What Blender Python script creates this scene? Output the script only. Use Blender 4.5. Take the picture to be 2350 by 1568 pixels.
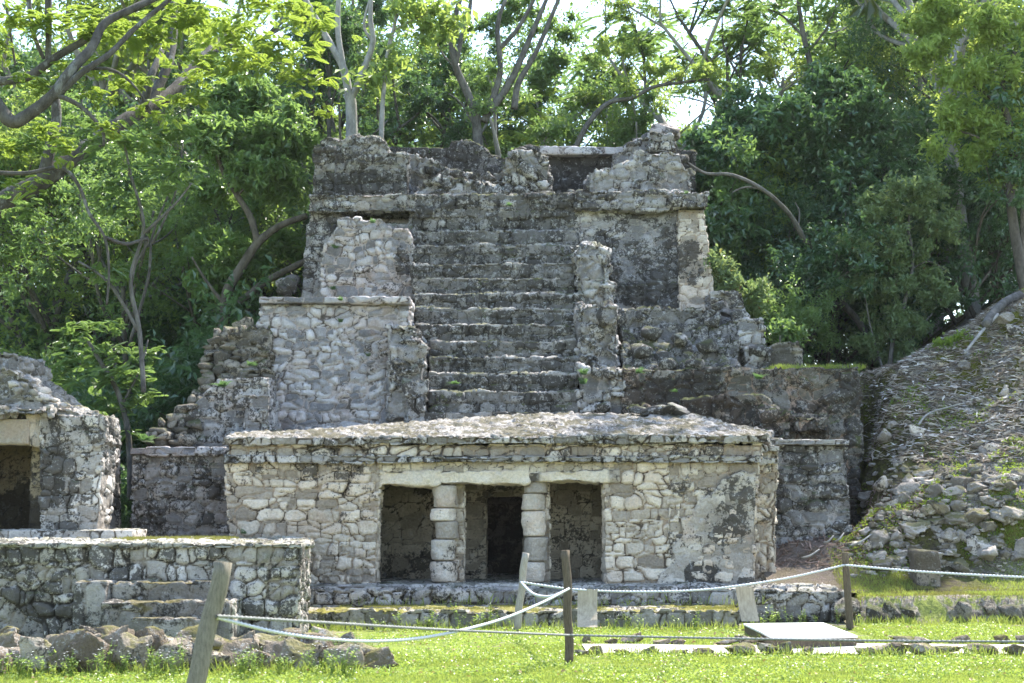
import bpy, bmesh, math, random
import numpy as np
from mathutils import Vector, Matrix

scene = bpy.context.scene
for o in list(bpy.data.objects):
    bpy.data.objects.remove(o)
COL = scene.collection
rad = math.radians

# ------------------------------------------------------------------ camera
F = 3265.0                       # focal length in units of a 2350 px wide picture
W, H = 2350.0, 1568.0
HORIZON = 1199.0
EYE = 1.58
PITCH = math.atan((HORIZON - H / 2) / F)
cam_d = bpy.data.cameras.new('camera')
cam_d.sensor_width = 36.0
cam_d.lens = 36.0 * F / W
cam_d.clip_start = 0.1
cam_d.clip_end = 3000
cam_d.dof.use_dof = True
cam_d.dof.focus_distance = 27.0
cam_d.dof.aperture_fstop = 3.2
cam = bpy.data.objects.new('camera', cam_d)
cam.location = (0, 0, EYE)
cam.rotation_euler = (math.pi / 2 + PITCH, 0, 0)
COL.objects.link(cam)
scene.camera = cam

# ------------------------------------------------------------------ light
SUN_EL, SUN_AZ = 58.0, 38.0     # azimuth from +Y (away from the camera) towards +X
world = bpy.data.worlds.new('World')
scene.world = world
world.use_nodes = True
wn = world.node_tree
bg = wn.nodes['Background']
sky = wn.nodes.new('ShaderNodeTexSky')
sky.sky_type = 'NISHITA'
sky.sun_disc = False
sky.sun_elevation = rad(SUN_EL)
sky.sun_rotation = rad(SUN_AZ)
sky.air_density = 1.2
sky.dust_density = 1.0
sky.ozone_density = 1.0
wn.links.new(sky.outputs[0], bg.inputs[0])
bg.inputs[1].default_value = 0.15
sun_d = bpy.data.lights.new('sun', 'SUN')
sun_d.energy = 3.6
sun_d.angle = rad(0.6)
sun_d.color = (1.0, 0.95, 0.86)
sun = bpy.data.objects.new('sun', sun_d)
sv = Vector((math.sin(rad(SUN_AZ)) * math.cos(rad(SUN_EL)), math.cos(rad(SUN_AZ)) * math.cos(rad(SUN_EL)), math.sin(rad(SUN_EL))))
sun.rotation_euler = sv.to_track_quat('Z', 'Y').to_euler()
sun.location = (0, 0, 40)
COL.objects.link(sun)
scene.view_settings.view_transform = 'Standard'
scene.view_settings.look = 'None'
scene.view_settings.exposure = 1.95
scene.view_settings.gamma = 1.0
scene.view_settings.use_curve_mapping = False
scene.render.engine = 'CYCLES'
scene.cycles.max_bounces = 8
scene.cycles.diffuse_bounces = 4
scene.cycles.transparent_max_bounces = 8

# thin humid air round the whole place
hb = bmesh.new(); bmesh.ops.create_cube(hb, size=1.0)
hm = bpy.data.meshes.new('haze'); hb.to_mesh(hm); hb.free()
haze = bpy.data.objects.new('haze', hm); COL.objects.link(haze)
haze.scale = (1700, 1700, 34); haze.location = (0, 0, 16 - 1.5); haze['kind'] = 'stuff'; haze['label'] = 'thin pale humid air over the whole site'
hmat = bpy.data.materials.new('haze'); hmat.use_nodes = True; hmat.node_tree.nodes.clear()
hv = hmat.node_tree.nodes.new('ShaderNodeVolumePrincipled'); ho = hmat.node_tree.nodes.new('ShaderNodeOutputMaterial')
hv.inputs['Color'].default_value = (0.92, 0.96, 1.0, 1); hv.inputs['Density'].default_value = 0.00016; hv.inputs['Anisotropy'].default_value = 0.35
hmat.node_tree.links.new(hv.outputs[0], ho.inputs['Volume']); hm.materials.append(hmat)
scene.cycles.volume_bounces = 0
# ------------------------------------------------------------------ projection
CP, SP = math.cos(PITCH), math.sin(PITCH)
def P(u, v, Y):
    """point of the plane at distance Y seen at photo position (u, v)"""
    a = (u - W / 2) / F; b = (H / 2 - v) / F
    t = Y / (CP - b * SP)
    return Vector((a * t, Y, EYE + (SP + b * CP) * t))

# ------------------------------------------------------------------ tagging
def tag(o, label=None, cat=None, group=None, kind=None):
    if label: o['label'] = label
    if cat: o['category'] = cat
    if group: o['group'] = group
    if kind: o['kind'] = kind
    return o
def empty(name, loc, label, cat, group=None):
    o = bpy.data.objects.new(name, None)
    o.empty_display_size = 0.2
    o.location = loc
    COL.objects.link(o)
    return tag(o, label, cat, group)
def link(name, me, mat=None, parent=None):
    o = bpy.data.objects.new(name, me)
    COL.objects.link(o)
    if mat is not None:
        me.materials.clear(); me.materials.append(mat)
    if parent is not None:
        o.parent = parent
        loc = parent.location.copy() if parent.parent is None else parent.parent.location.copy()
        if parent.type == 'EMPTY':
            o.matrix_parent_inverse = Matrix.Translation(-parent.location)
    return o
def copy_tree(o, loc, rz=0.0, sc=1.0, label=None, group=None, name=None, tilt=(0, 0)):
    r = o.copy(); COL.objects.link(r)
    r.location = loc; r.rotation_euler = (tilt[0], tilt[1], rz)
    r.scale = (sc, sc, sc) if not isinstance(sc, tuple) else sc
    if label: r['label'] = label
    if group: r['group'] = group
    for ch in list(o.children):
        c = ch.copy(); COL.objects.link(c); c.parent = r
        for g in list(ch.children):
            d = g.copy(); COL.objects.link(d); d.parent = c
    return r

# ------------------------------------------------------------------ numpy noise
def _h(ix, iy, iz, seed):
    n = (ix.astype(np.int64) * 374761393 + iy.astype(np.int64) * 668265263 + iz.astype(np.int64) * 2147483647 + seed * 974634777) & 0xffffffff
    n = ((n ^ (n >> 13)) * 1274126177) & 0xffffffff
    n = ((n ^ (n >> 16)) * 2246822519) & 0xffffffff
    return ((n ^ (n >> 15)) & 0xffffff) / float(0xffffff)
def vnoise(p, seed=0):
    i = np.floor(p); f = p - i
    f = f * f * (3 - 2 * f)
    i = i.astype(np.int64)
    r = 0
    for dx in (0, 1):
        wx = f[:, 0] if dx else 1 - f[:, 0]
        for dy in (0, 1):
            wy = f[:, 1] if dy else 1 - f[:, 1]
            for dz in (0, 1):
                wz = f[:, 2] if dz else 1 - f[:, 2]
                r = r + wx * wy * wz * _h(i[:, 0] + dx, i[:, 1] + dy, i[:, 2] + dz, seed)
    return r * 2 - 1
def fbm(p, scale=1.0, octv=4, seed=0, gain=0.5):
    r = 0; a = 1.0; t = 0
    q = p * scale
    for k in range(octv):
        r = r + a * vnoise(q, seed + k * 17); t += a
        a *= gain; q = q * 2.03 + 11.7
    return r / t
def sstep(a, b, x):
    t = np.clip((x - a) / (b - a), 0, 1)
    return t * t * (3 - 2 * t)
def worley(a, b, cw, chh, seed, jit=0.55, power=2.6, wvar=0.35):
    """irregular coursed stones: returns F1, F2-F1 and a random value per stone"""
    qa = a / cw; qb = b / chh
    ib = np.floor(qb).astype(np.int64)
    F1 = np.full(len(a), 9.0); F2 = np.full(len(a), 9.0); rid = np.zeros(len(a))
    z0 = np.zeros_like(ib)
    for db in (-1, 0, 1):
        jb = ib + db
        off = _h(jb, z0, z0 + 3, seed) * 1.0
        stretch = 0.75 + 0.6 * _h(jb, z0, z0 + 9, seed)
        qs = qa * stretch + off
        ia = np.floor(qs).astype(np.int64)
        for da in (-1, 0, 1):
            ja = ia + da
            h1 = _h(ja, jb, z0, seed + 1); h2 = _h(ja, jb, z0, seed + 2); h3 = _h(ja, jb, z0, seed + 3)
            ca = ja + .5 + jit * (h1 - .5); cb = jb + .5 + jit * 0.55 * (h2 - .5)
            d = (np.abs((qs - ca)) ** power + np.abs(qb - cb) ** power) ** (1 / power)
            d = d * (1 + wvar * (h3 - .5))
            m = d < F1
            F2 = np.where(m, F1, np.minimum(F2, d))
            rid = np.where(m, _h(ja, jb, z0, seed + 5), rid)
            F1 = np.where(m, d, F1)
    return F1, F2 - F1, rid

# ------------------------------------------------------------------ mesh helpers
def mk_mesh(name, V, Q, smooth=True):
    V = np.asarray(V, dtype=np.float32); Q = np.asarray(Q, dtype=np.int32)
    me = bpy.data.meshes.new(name)
    me.vertices.add(len(V)); me.vertices.foreach_set('co', V.ravel())
    me.loops.add(Q.size); me.loops.foreach_set('vertex_index', Q.ravel())
    me.polygons.add(len(Q)); me.polygons.foreach_set('loop_start', np.arange(0, Q.size, Q.shape[1], dtype=np.int32))
    me.polygons.foreach_set('use_smooth', np.full(len(Q), smooth))
    me.update(calc_edges=True)
    return me
def setattrf(me, name, arr):
    a = me.attributes.get(name) or me.attributes.new(name, 'FLOAT', 'POINT')
    a.data.foreach_set('value', np.asarray(arr, dtype=np.float32))
class Acc:
    """collects quads of several pieces into one mesh"""
    def __init__(s): s.V = []; s.Q = []; s.A = []; s.n = 0
    def add(s, V, Q, a=0.0):
        V = np.asarray(V, dtype=np.float64); Q = np.asarray(Q, dtype=np.int64)
        if Q.shape[1] == 3: Q = np.hstack([Q, Q[:, 2:3]])
        s.V.append(V); s.Q.append(Q + s.n); s.n += len(V)
        s.A.append(np.full(len(V), a) if np.isscalar(a) else np.asarray(a))
    def mesh(s, name, smooth=True):
        V = np.vstack(s.V); Q = np.vstack(s.Q)
        tri = Q[:, 2] == Q[:, 3]
        me = bpy.data.meshes.new(name)
        Qq = Q[~tri]; Qt = Q[tri][:, :3]
        loops = np.concatenate([Qq.ravel(), Qt.ravel()]).astype(np.int32)
        st = np.concatenate([np.arange(len(Qq)) * 4, len(Qq) * 4 + np.arange(len(Qt)) * 3]).astype(np.int32)
        me.vertices.add(len(V)); me.vertices.foreach_set('co', V.astype(np.float32).ravel())
        me.loops.add(len(loops)); me.loops.foreach_set('vertex_index', loops)
        me.polygons.add(len(st)); me.polygons.foreach_set('loop_start', st)
        me.polygons.foreach_set('use_smooth', np.full(len(st), smooth))
        me.update(calc_edges=True)
        setattrf(me, 'rnd', np.concatenate(s.A))
        return me

def spline(pts, sub=5):
    pts = [Vector(p) for p in pts]
    if len(pts) < 3: sub = max(sub, 2)
    out = []
    for i in range(len(pts) - 1):
        p0 = pts[max(i - 1, 0)]; p1 = pts[i]; p2 = pts[i + 1]; p3 = pts[min(i + 2, len(pts) - 1)]
        for k in range(sub):
            t = k / sub
            out.append(0.5 * ((2 * p1) + (p2 - p0) * t + (2 * p0 - 5 * p1 + 4 * p2 - p3) * t * t + (3 * p1 - p0 - 3 * p2 + p3) * t ** 3))
    out.append(pts[-1])
    return out
def tube(acc, pts, r0, r1, n=8, sub=5, rough=0.0, seed=0, smooth_pts=True, caps=True, a=0.5, rfun=None):
    c = spline(pts, sub) if smooth_pts else [Vector(p) for p in pts]
    m = len(c)
    V = []
    rng = np.random.RandomState(seed)
    up = Vector((0, 0, 1))
    prev = None
    for i, p in enumerate(c):
        d = (c[min(i + 1, m - 1)] - c[max(i - 1, 0)])
        if d.length < 1e-9: d = Vector((0, 0, 1))
        d.normalize()
        if prev is None:
            s = d.cross(Vector((0.31, 0.9, 0.17)))
            if s.length < 1e-3: s = d.cross(Vector((1, 0, 0)))
        else:
            s = prev - d * prev.dot(d)
        s.normalize(); prev = s
        t = d.cross(s)
        f = i / (m - 1)
        r = (r0 + (r1 - r0) * f) if rfun is None else rfun(f)
        for k in range(n):
            an = 2 * math.pi * k / n
            rr = r * (1 + rough * (rng.rand() - .5))
            V.append(p + (s * math.cos(an) + t * math.sin(an)) * rr)
    Q = []
    for i in range(m - 1):
        for k in range(n):
            Q.append((i * n + k, i * n + (k + 1) % n, (i + 1) * n + (k + 1) % n, (i + 1) * n + k))
    if caps:
        V.append(c[0]); V.append(c[-1]); b0 = m * n; b1 = b0 + 1
        for k in range(n):
            Q.append((b0, (k + 1) % n, k, k))
            Q.append((b1, (m - 1) * n + k, (m - 1) * n + (k + 1) % n, (m - 1) * n + (k + 1) % n))
    acc.add([tuple(v) for v in V], Q, a)

class Solid:
    """a union of closed prisms, later turned into one weathered skin"""
    def __init__(s): s.bm = bmesh.new()
    def loft(s, front, back):
        n = len(front)
        a = [s.bm.verts.new(p) for p in front]; b = [s.bm.verts.new(p) for p in back]
        s.bm.faces.new(a); s.bm.faces.new(list(reversed(b)))
        for i in range(n):
            j = (i + 1) % n
            s.bm.faces.new((a[j], a[i], b[i], b[j]))
        return s
    def prism(s, poly, Y0, Y1):
        fr = [P(u, v, Y0) for u, v in poly]
        return s.loft(fr, [Vector((p.x, Y1, p.z)) for p in fr])
    def slab(s, c4, Y1):
        fr = [P(*c) for c in c4]
        return s.loft(fr, [Vector((p.x, Y1, p.z)) for p in fr])
    def box(s, x0, x1, y0, y1, z0, z1, batter=0.0):
        fr = [Vector((x0, y0, z0)), Vector((x1, y0, z0)), Vector((x1 - 0, y0 + batter, z1)), Vector((x0, y0 + batter, z1))]
        return s.loft(fr, [Vector((p.x, y1, p.z)) for p in fr])
    def ub(s, u0, v0, u1, v1, Y0, Y1, z0=None):
        a = P(u0, v0, Y0); b = P(u1, v1, Y0)
        return s.box(a.x, b.x, Y0, Y1, b.z if z0 is None else z0, a.z)

def weather(name, solid, voxel, mat, parent=None, cell=(0.4, 0.25), seed=1, bulge=0.03, vary=0.03, rough=0.012,
            big=0.03, bigscale=0.8, warp=0.12, mw=0.16, stain=None, jit=0.55, power=2.6, wvar=0.35, chip=0.0, fine_mix=0.22):
    bmesh.ops.recalc_face_normals(solid.bm, faces=solid.bm.faces)
    me0 = bpy.data.meshes.new('tmp'); solid.bm.to_mesh(me0); solid.bm.free()
    ob = bpy.data.objects.new('tmp', me0); COL.objects.link(ob)
    md = ob.modifiers.new('r', 'REMESH'); md.mode = 'VOXEL'; md.voxel_size = voxel; md.adaptivity = 0
    dg = bpy.context.evaluated_depsgraph_get()
    me = bpy.data.meshes.new_from_object(ob.evaluated_get(dg), depsgraph=dg)
    bpy.data.objects.remove(ob); bpy.data.meshes.remove(me0)
    me.name = name
    n = len(me.vertices)
    co = np.empty(n * 3, dtype=np.float32); me.vertices.foreach_get('co', co); co = co.reshape(-1, 3).astype(np.float64)
    no = np.empty(n * 3, dtype=np.float32); me.vertices.foreach_get('normal', no); no = no.reshape(-1, 3).astype(np.float64)
    ax = np.argmax(np.abs(no) * np.array([1.0, 1.0, 1.0]), axis=1)
    w1 = fbm(co, 1.7, 3, seed + 40); w2 = fbm(co, 1.7, 3, seed + 80); w3 = fbm(co, 6.0, 2, seed + 90)
    a = np.where(ax == 0, co[:, 1] + 13.7, co[:, 0]) + w1 * warp + w3 * 0.02
    b = np.where(ax == 2, co[:, 1] + 7.3, co[:, 2]) + w2 * warp * 0.8 + w3 * 0.02
    F1, E, rid = worley(a, b, cell[0], cell[1], seed, jit, power, wvar)
    if fine_mix > 0:      # pockets of smaller stones between the large ones
        f1, e2, r2 = worley(a + 3.3, b + 1.7, cell[0] * .55, cell[1] * .6, seed + 500, jit, power, wvar)
        w_, ee, rr = worley(a * 1.0, b * 1.0, cell[0] * 1.35, cell[1] * 1.3, seed + 900, .8, power, .3)
        small = rr < fine_mix
        E = np.where(small, np.minimum(e2, ee * 1.4), np.minimum(E, ee * 1.4 + 0.0))
        rid = np.where(small, r2, rid)
    edge = sstep(0.02, mw, E)
    fine = fbm(co, 9.0, 4, seed + 5)
    h = bulge * (edge - 1) + vary * (rid - .5) * edge + rough * fine + big * fbm(co, bigscale, 3, seed + 7)
    if chip: # missing pieces
        c = fbm(co, 1.3, 4, seed + 31)
        h = h - chip * sstep(0.12, 0.35, c)
    co2 = co + no * h[:, None]
    me.vertices.foreach_set('co', co2.astype(np.float32).ravel())
    me.polygons.foreach_set('use_smooth', np.full(len(me.polygons), True))
    setattrf(me, 'rnd', rid); setattrf(me, 'edge', edge)
    st = np.zeros(n) if stain is None else stain(co)
    setattrf(me, 'stain', st)
    me.update()
    return link(name, me, mat, parent)

def blob(co, u, v, Y, ru, rv, seed=3):
    c = P(u, v, Y); k = Y / F
    d = np.sqrt(((co[:, 0] - c.x) / (ru * k)) ** 2 + ((co[:, 2] - c.z) / (rv * k)) ** 2)
    d = d + 0.75 * fbm(co, 2.4, 5, seed)
    return sstep(1.15, 0.75, d)

# ------------------------------------------------------------------ materials
class NT:
    def __init__(s, name):
        s.m = bpy.data.materials.new(name); s.m.use_nodes = True
        s.t = s.m.node_tree; s.b = s.t.nodes['Principled BSDF']; s.out = s.t.nodes['Material Output']
    def n(s, typ, **kw):
        nd = s.t.nodes.new('ShaderNode' + typ)
        for k, v in kw.items(): setattr(nd, k, v)
        return nd
    def l(s, a, b): s.t.links.new(a, b)
    def setin(s, nd, i, v):
        if isinstance(v, bpy.types.NodeSocket): s.l(v, nd.inputs[i])
        else: nd.inputs[i].default_value = v
    def math(s, op, a, b=None, c=None, clamp=False):
        nd = s.n('Math', operation=op); nd.use_clamp = clamp
        s.setin(nd, 0, a)
        if b is not None: s.setin(nd, 1, b)
        if c is not None: s.setin(nd, 2, c)
        return nd.outputs[0]
    def ramp(s, x, a, b):
        nd = s.n('MapRange', interpolation_type='SMOOTHSTEP'); s.setin(nd, 0, x)
        nd.inputs[1].default_value = a; nd.inputs[2].default_value = b
        return nd.outputs[0]
    def mix(s, f, a, b, mode='MIX'):
        nd = s.n('Mix', data_type='RGBA', blend_type=mode); s.setin(nd, 0, f)
        for i, v in ((6, a), (7, b)):
            if isinstance(v, tuple): v = (v[0], v[1], v[2], 1)
            s.setin(nd, i, v)
        return nd.outputs[2]
    def noise(s, vec, scale, detail=4, rough=0.55, dist=0.0):
        nd = s.n('TexNoise'); nd.inputs['Scale'].default_value = scale; nd.inputs['Detail'].default_value = detail
        nd.inputs['Roughness'].default_value = rough; nd.inputs['Distortion'].default_value = dist
        if vec is not None: s.l(vec, nd.inputs['Vector'])
        return nd.outputs['Fac']
    def pos(s, sc=(1, 1, 1), off=(0, 0, 0), obj=False):
        if obj: src = s.n('TexCoord').outputs['Object']
        else: src = s.n('NewGeometry').outputs['Position']
        mp = s.n('Mapping'); s.l(src, mp.inputs[0]); mp.inputs['Scale'].default_value = sc; mp.inputs['Location'].default_value = off
        return mp.outputs[0]
    def attr(s, name):
        nd = s.n('Attribute'); nd.attribute_name = name
        return nd.outputs['Fac']
    def bump(s, h, strength=0.5, dist=0.02):
        nd = s.n('Bump'); nd.inputs['Strength'].default_value = strength; nd.inputs['Distance'].default_value = dist
        s.l(h, nd.inputs['Height']); s.l(nd.outputs[0], s.b.inputs['Normal'])

def stone_mat(name, ca, cb, mortar, dark=(0.020, 0.018, 0.015), thr=0.6, soft=0.06, moss=0.5, mosscol=(0.07, 0.085, 0.02),
              lichen=0.5, pink=0.0, use_edge=True, streak=0.5, seed=0.0):
    t = NT(name)
    ps = t.pos(off=(seed, seed, seed)); pst = t.pos(sc=(1, 1, streak), off=(seed * 2, 3, 1))
    nL = t.noise(pst, 0.9, 7, 0.68, 0.4); nA = t.noise(ps, 2.6, 9, 0.76, 0.3); nM = t.noise(ps, 4.5, 6, 0.62); nF = t.noise(ps, 26, 6, 0.65); nS = t.noise(ps, 60, 3, 0.6)
    rnd = t.attr('rnd'); edge = t.attr('edge'); st = t.attr('stain')
    k = t.math('ADD', t.math('MULTIPLY', rnd, 0.9), t.math('MULTIPLY', nM, 0.55))
    col = t.mix(t.ramp(k, 0.25, 1.1), tuple(c * .82 for c in ca), tuple(min(.72, c * 1.15) for c in cb))
    if pink > 0:
        nP = t.noise(ps, 1.3, 4, 0.6)
        col = t.mix(t.math('MULTIPLY', t.ramp(t.math('ADD', nP, t.math('MULTIPLY', t.attr('rnd'), .15)), 0.58, 0.72), pink), col, (0.42, 0.28, 0.19))
    if use_edge:
        col = t.mix(t.ramp(edge, 0.55, 0.05), col, mortar)
        ck = t.math('MULTIPLY', t.ramp(edge, 0.35, 0.0), t.ramp(t.noise(ps, 3.3, 6, 0.7), 0.44, 0.54))
        col = t.mix(t.math('MULTIPLY', ck, 0.85), col, (0.035, 0.03, 0.025))
    # grain
    g = t.math('ADD', t.math('MULTIPLY', nF, 1.1), 0.45)
    gc = t.n('CombineColor'); [t.l(g, gc.inputs[i]) for i in range(3)]
    col = t.mix(1.0, col, gc.outputs[0], 'MULTIPLY')
    # black lichen and soot stains, broken by their own grain and by stone
    s = t.math('ADD', t.math('ADD', t.math('MULTIPLY', nL, 0.6), st), t.math('MULTIPLY', nA, 0.75))
    s = t.math('ADD', s, t.math('MULTIPLY', t.math('SUBTRACT', rnd, 0.5), 0.26))
    s = t.math('ADD', s, t.math('MULTIPLY', t.math('SUBTRACT', nF, 0.5), 0.6))
    s = t.math('ADD', s, t.math('MULTIPLY', t.math('SUBTRACT', t.noise(ps, 11, 5, 0.7), 0.5), 0.45))
    sf = t.ramp(s, thr - soft + 0.175, thr + soft + 0.175)
    col = t.mix(t.math('MULTIPLY', sf, 0.86), col, dark)
    # pale lichen spots
    lf = t.ramp(t.math('ADD', t.noise(ps, 8, 7, 0.78), t.math('MULTIPLY', nS, 0.15)), 0.635, 0.69)
    col = t.mix(t.math('MULTIPLY', lf, lichen), col, (0.42, 0.43, 0.42))
    # moss on ledges and in patches
    sep = t.n('SeparateXYZ'); t.l(t.n('NewGeometry').outputs['Normal'], sep.inputs[0])
    mn = t.noise(t.pos(off=(5 + seed, 2, 9)), 2.2, 6, 0.65)
    mf = t.math('ADD', mn, t.math('MULTIPLY', t.math('MAXIMUM', sep.outputs[2], 0.0), 0.22))
    mf = t.math('MULTIPLY', t.ramp(mf, 0.64, 0.74), moss)
    col = t.mix(mf, col, mosscol)
    col = t.mix(1.0, col, (1.02, 0.972, 0.95), 'MULTIPLY')
    t.l(col, t.b.inputs['Base Color'])
    t.b.inputs['Roughness'].default_value = 0.92
    t.b.inputs['Specular IOR Level'].default_value = 0.2
    hh = t.math('ADD', t.math('MULTIPLY', nF, 0.7), t.math('ADD', t.math('MULTIPLY', nM, 0.8), t.math('MULTIPLY', nS, 0.25)))
    t.bump(hh, 0.85, 0.06)
    return t.m

def leaf_mat(name, ca, cb, trans=(0.25, 0.40, 0.04), tf=0.45, rough=0.42, cc=None, spec=0.5):
    t = NT(name)
    rnd = t.attr('rnd')
    oi = t.n('ObjectInfo').outputs['Random']
    k = t.math('ADD', t.math('MULTIPLY', rnd, 0.8), t.math('MULTIPLY', oi, 0.3))
    col = t.mix(t.ramp(k, 0.1, 1.0), ca, cb)
    if cc: col = t.mix(t.ramp(rnd, 0.93, 0.97), col, cc)
    t.l(col, t.b.inputs['Base Color'])
    t.b.inputs['Roughness'].default_value = rough
    t.b.inputs['Specular IOR Level'].default_value = spec
    tr = t.n('BsdfTranslucent')
    tc = t.mix(0.6, col, trans)
    t.l(tc, tr.inputs[0])
    ms = t.n('MixShader'); ms.inputs[0].default_value = tf
    t.l(t.b.outputs[0], ms.inputs[1]); t.l(tr.outputs[0], ms.inputs[2]); t.l(ms.outputs[0], t.out.inputs[0])
    return t.m

def plain_mat(name, ca, cb, scale=8, streak=(1, 1, 1), rough=0.9, bump=0.4, dist=0.01, detail=6, spots=None):
    t = NT(name)
    ps = t.pos(sc=streak)
    n1 = t.noise(ps, scale, detail, 0.65); n2 = t.noise(ps, scale * 5, 4, 0.6)
    col = t.mix(t.ramp(t.math('ADD', t.math('MULTIPLY', n1, 0.7), t.math('MULTIPLY', n2, 0.3)), 0.32, 0.68), ca, cb)
    if spots: col = t.mix(t.ramp(t.noise(ps, scale * 0.7, 5, 0.7), 0.56, 0.66), col, spots)
    t.l(col, t.b.inputs['Base Color'])
    t.b.inputs['Roughness'].default_value = rough
    t.b.inputs['Specular IOR Level'].default_value = 0.25
    t.bump(t.math('ADD', n1, t.math('MULTIPLY', n2, 0.6)), bump, dist)
    return t.m

M = {}
M['shrine'] = stone_mat('shrine_stone', (0.32, 0.275, 0.22), (0.60, 0.535, 0.44), (0.38, 0.30, 0.22), thr=0.655, moss=0.12, lichen=0.3, pink=0.3, seed=1)
M['cap'] = stone_mat('cap_stone', (0.22, 0.21, 0.195), (0.44, 0.42, 0.39), (0.13, 0.11, 0.085), thr=0.585, moss=0.35, lichen=0.5, seed=2)
M['plaster'] = stone_mat('worn_plaster', (0.38, 0.335, 0.27), (0.56, 0.505, 0.41), (0.38, 0.34, 0.28), thr=0.67, moss=0.0, lichen=0.3, seed=3, pink=0.2)
M['plaster2'] = stone_mat('smooth_plaster', (0.31, 0.28, 0.24), (0.50, 0.46, 0.395), (0.38, 0.34, 0.28), thr=0.60, moss=0.0, lichen=0.5, seed=3.7, pink=0.35, use_edge=False)
M['pyr'] = stone_mat('pyramid_stone', (0.21, 0.205, 0.20), (0.44, 0.43, 0.415), (0.33, 0.305, 0.285), thr=0.57, moss=0.5, lichen=0.65, pink=0.15, seed=4)
M['pyrpale'] = stone_mat('pale_pyramid_stone', (0.19, 0.19, 0.20), (0.48, 0.47, 0.475), (0.42, 0.375, 0.35), thr=0.635, moss=0.15, lichen=0.35, pink=0.28, seed=5)
M['steps'] = stone_mat('step_stone', (0.14, 0.135, 0.125), (0.33, 0.32, 0.30), (0.16, 0.15, 0.135), thr=0.515, moss=0.75, mosscol=(0.075, 0.085, 0.025), lichen=0.6, seed=6)
M['plat'] = stone_mat('platform_stone', (0.30, 0.28, 0.25), (0.60, 0.57, 0.52), (0.25, 0.22, 0.18), thr=0.565, moss=0.4, lichen=0.5, seed=7, streak=0.7)
M['pyr2'] = stone_mat('loose_pyramid_stone', (0.13, 0.125, 0.12), (0.30, 0.29, 0.27), (0.2, 0.2, 0.2), thr=0.53, moss=0.5, lichen=0.5, use_edge=False, seed=4.5)
M['rubble'] = stone_mat('rubble_stone', (0.10, 0.09, 0.07), (0.27, 0.245, 0.20), (0.1, 0.1, 0.1), thr=0.58, moss=0.6, lichen=0.3, use_edge=False, seed=8)
M['rock'] = stone_mat('limestone_rock', (0.21, 0.19, 0.16), (0.50, 0.46, 0.41), (0.1, 0.1, 0.1), thr=0.62, moss=0.8, mosscol=(0.10, 0.10, 0.025), lichen=0.45, use_edge=False, seed=9)
M['roof'] = stone_mat('roof_crust', (0.13, 0.12, 0.10), (0.29, 0.275, 0.25), (0.42, 0.41, 0.39), thr=0.63, moss=0.75, mosscol=(0.078, 0.072, 0.034), lichen=0.9, seed=10)
M['bark'] = plain_mat('grey_bark', (0.05, 0.045, 0.040), (0.155, 0.145, 0.13), 6, (1, 1, 0.5), bump=0.5, dist=0.02, spots=(0.09, 0.08, 0.06))
M['barklimb'] = plain_mat('brown_limb_bark', (0.035, 0.030, 0.025), (0.11, 0.10, 0.088), 6, (1, 1, 0.5), bump=0.7, dist=0.03, spots=(0.16, 0.16, 0.15))
M['barkpale'] = plain_mat('pale_bark', (0.17, 0.16, 0.145), (0.34, 0.325, 0.30), 5, (1, 1, 0.5), bump=0.4, dist=0.01)
M['barkdark'] = plain_mat('dark_bark', (0.05, 0.042, 0.033), (0.14, 0.12, 0.095), 6, (1, 1, 0.4), bump=0.5, dist=0.02)
M['leafdark'] = leaf_mat('dark_glossy_leaf', (0.038, 0.080, 0.036), (0.085, 0.155, 0.060), (0.20, 0.36, 0.09), 0.36, 0.30, spec=0.8)
M['leafmid'] = leaf_mat('green_leaf', (0.065, 0.120, 0.042), (0.145, 0.225, 0.070), (0.32, 0.48, 0.10), 0.48, 0.36, spec=0.7)
M['leaflight'] = leaf_mat('light_leaf', (0.11, 0.175, 0.048), (0.21, 0.29, 0.07), (0.48, 0.60, 0.11), 0.52, 0.42)
M['leafyellow'] = leaf_mat('yellow_green_leaf', (0.085, 0.160, 0.030), (0.20, 0.28, 0.045), (0.48, 0.60, 0.08), 0.52, 0.45, cc=(0.42, 0.34, 0.04))
M['leafbright'] = leaf_mat('bright_canopy_leaf', (0.15, 0.23, 0.055), (0.28, 0.36, 0.09), (0.60, 0.72, 0.15), 0.55, 0.45)
M['leafolive'] = leaf_mat('near_twig_leaf', (0.02, 0.03, 0.012), (0.045, 0.06, 0.02), (0.10, 0.13, 0.03), 0.08, 0.4)  # dark olive leaf of the near hanging twig
M['leafshrub'] = leaf_mat('shrub_leaf', (0.085, 0.135, 0.065), (0.19, 0.25, 0.10), (0.36, 0.46, 0.14), 0.42, 0.38, cc=(0.16, 0.045, 0.02))

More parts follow.
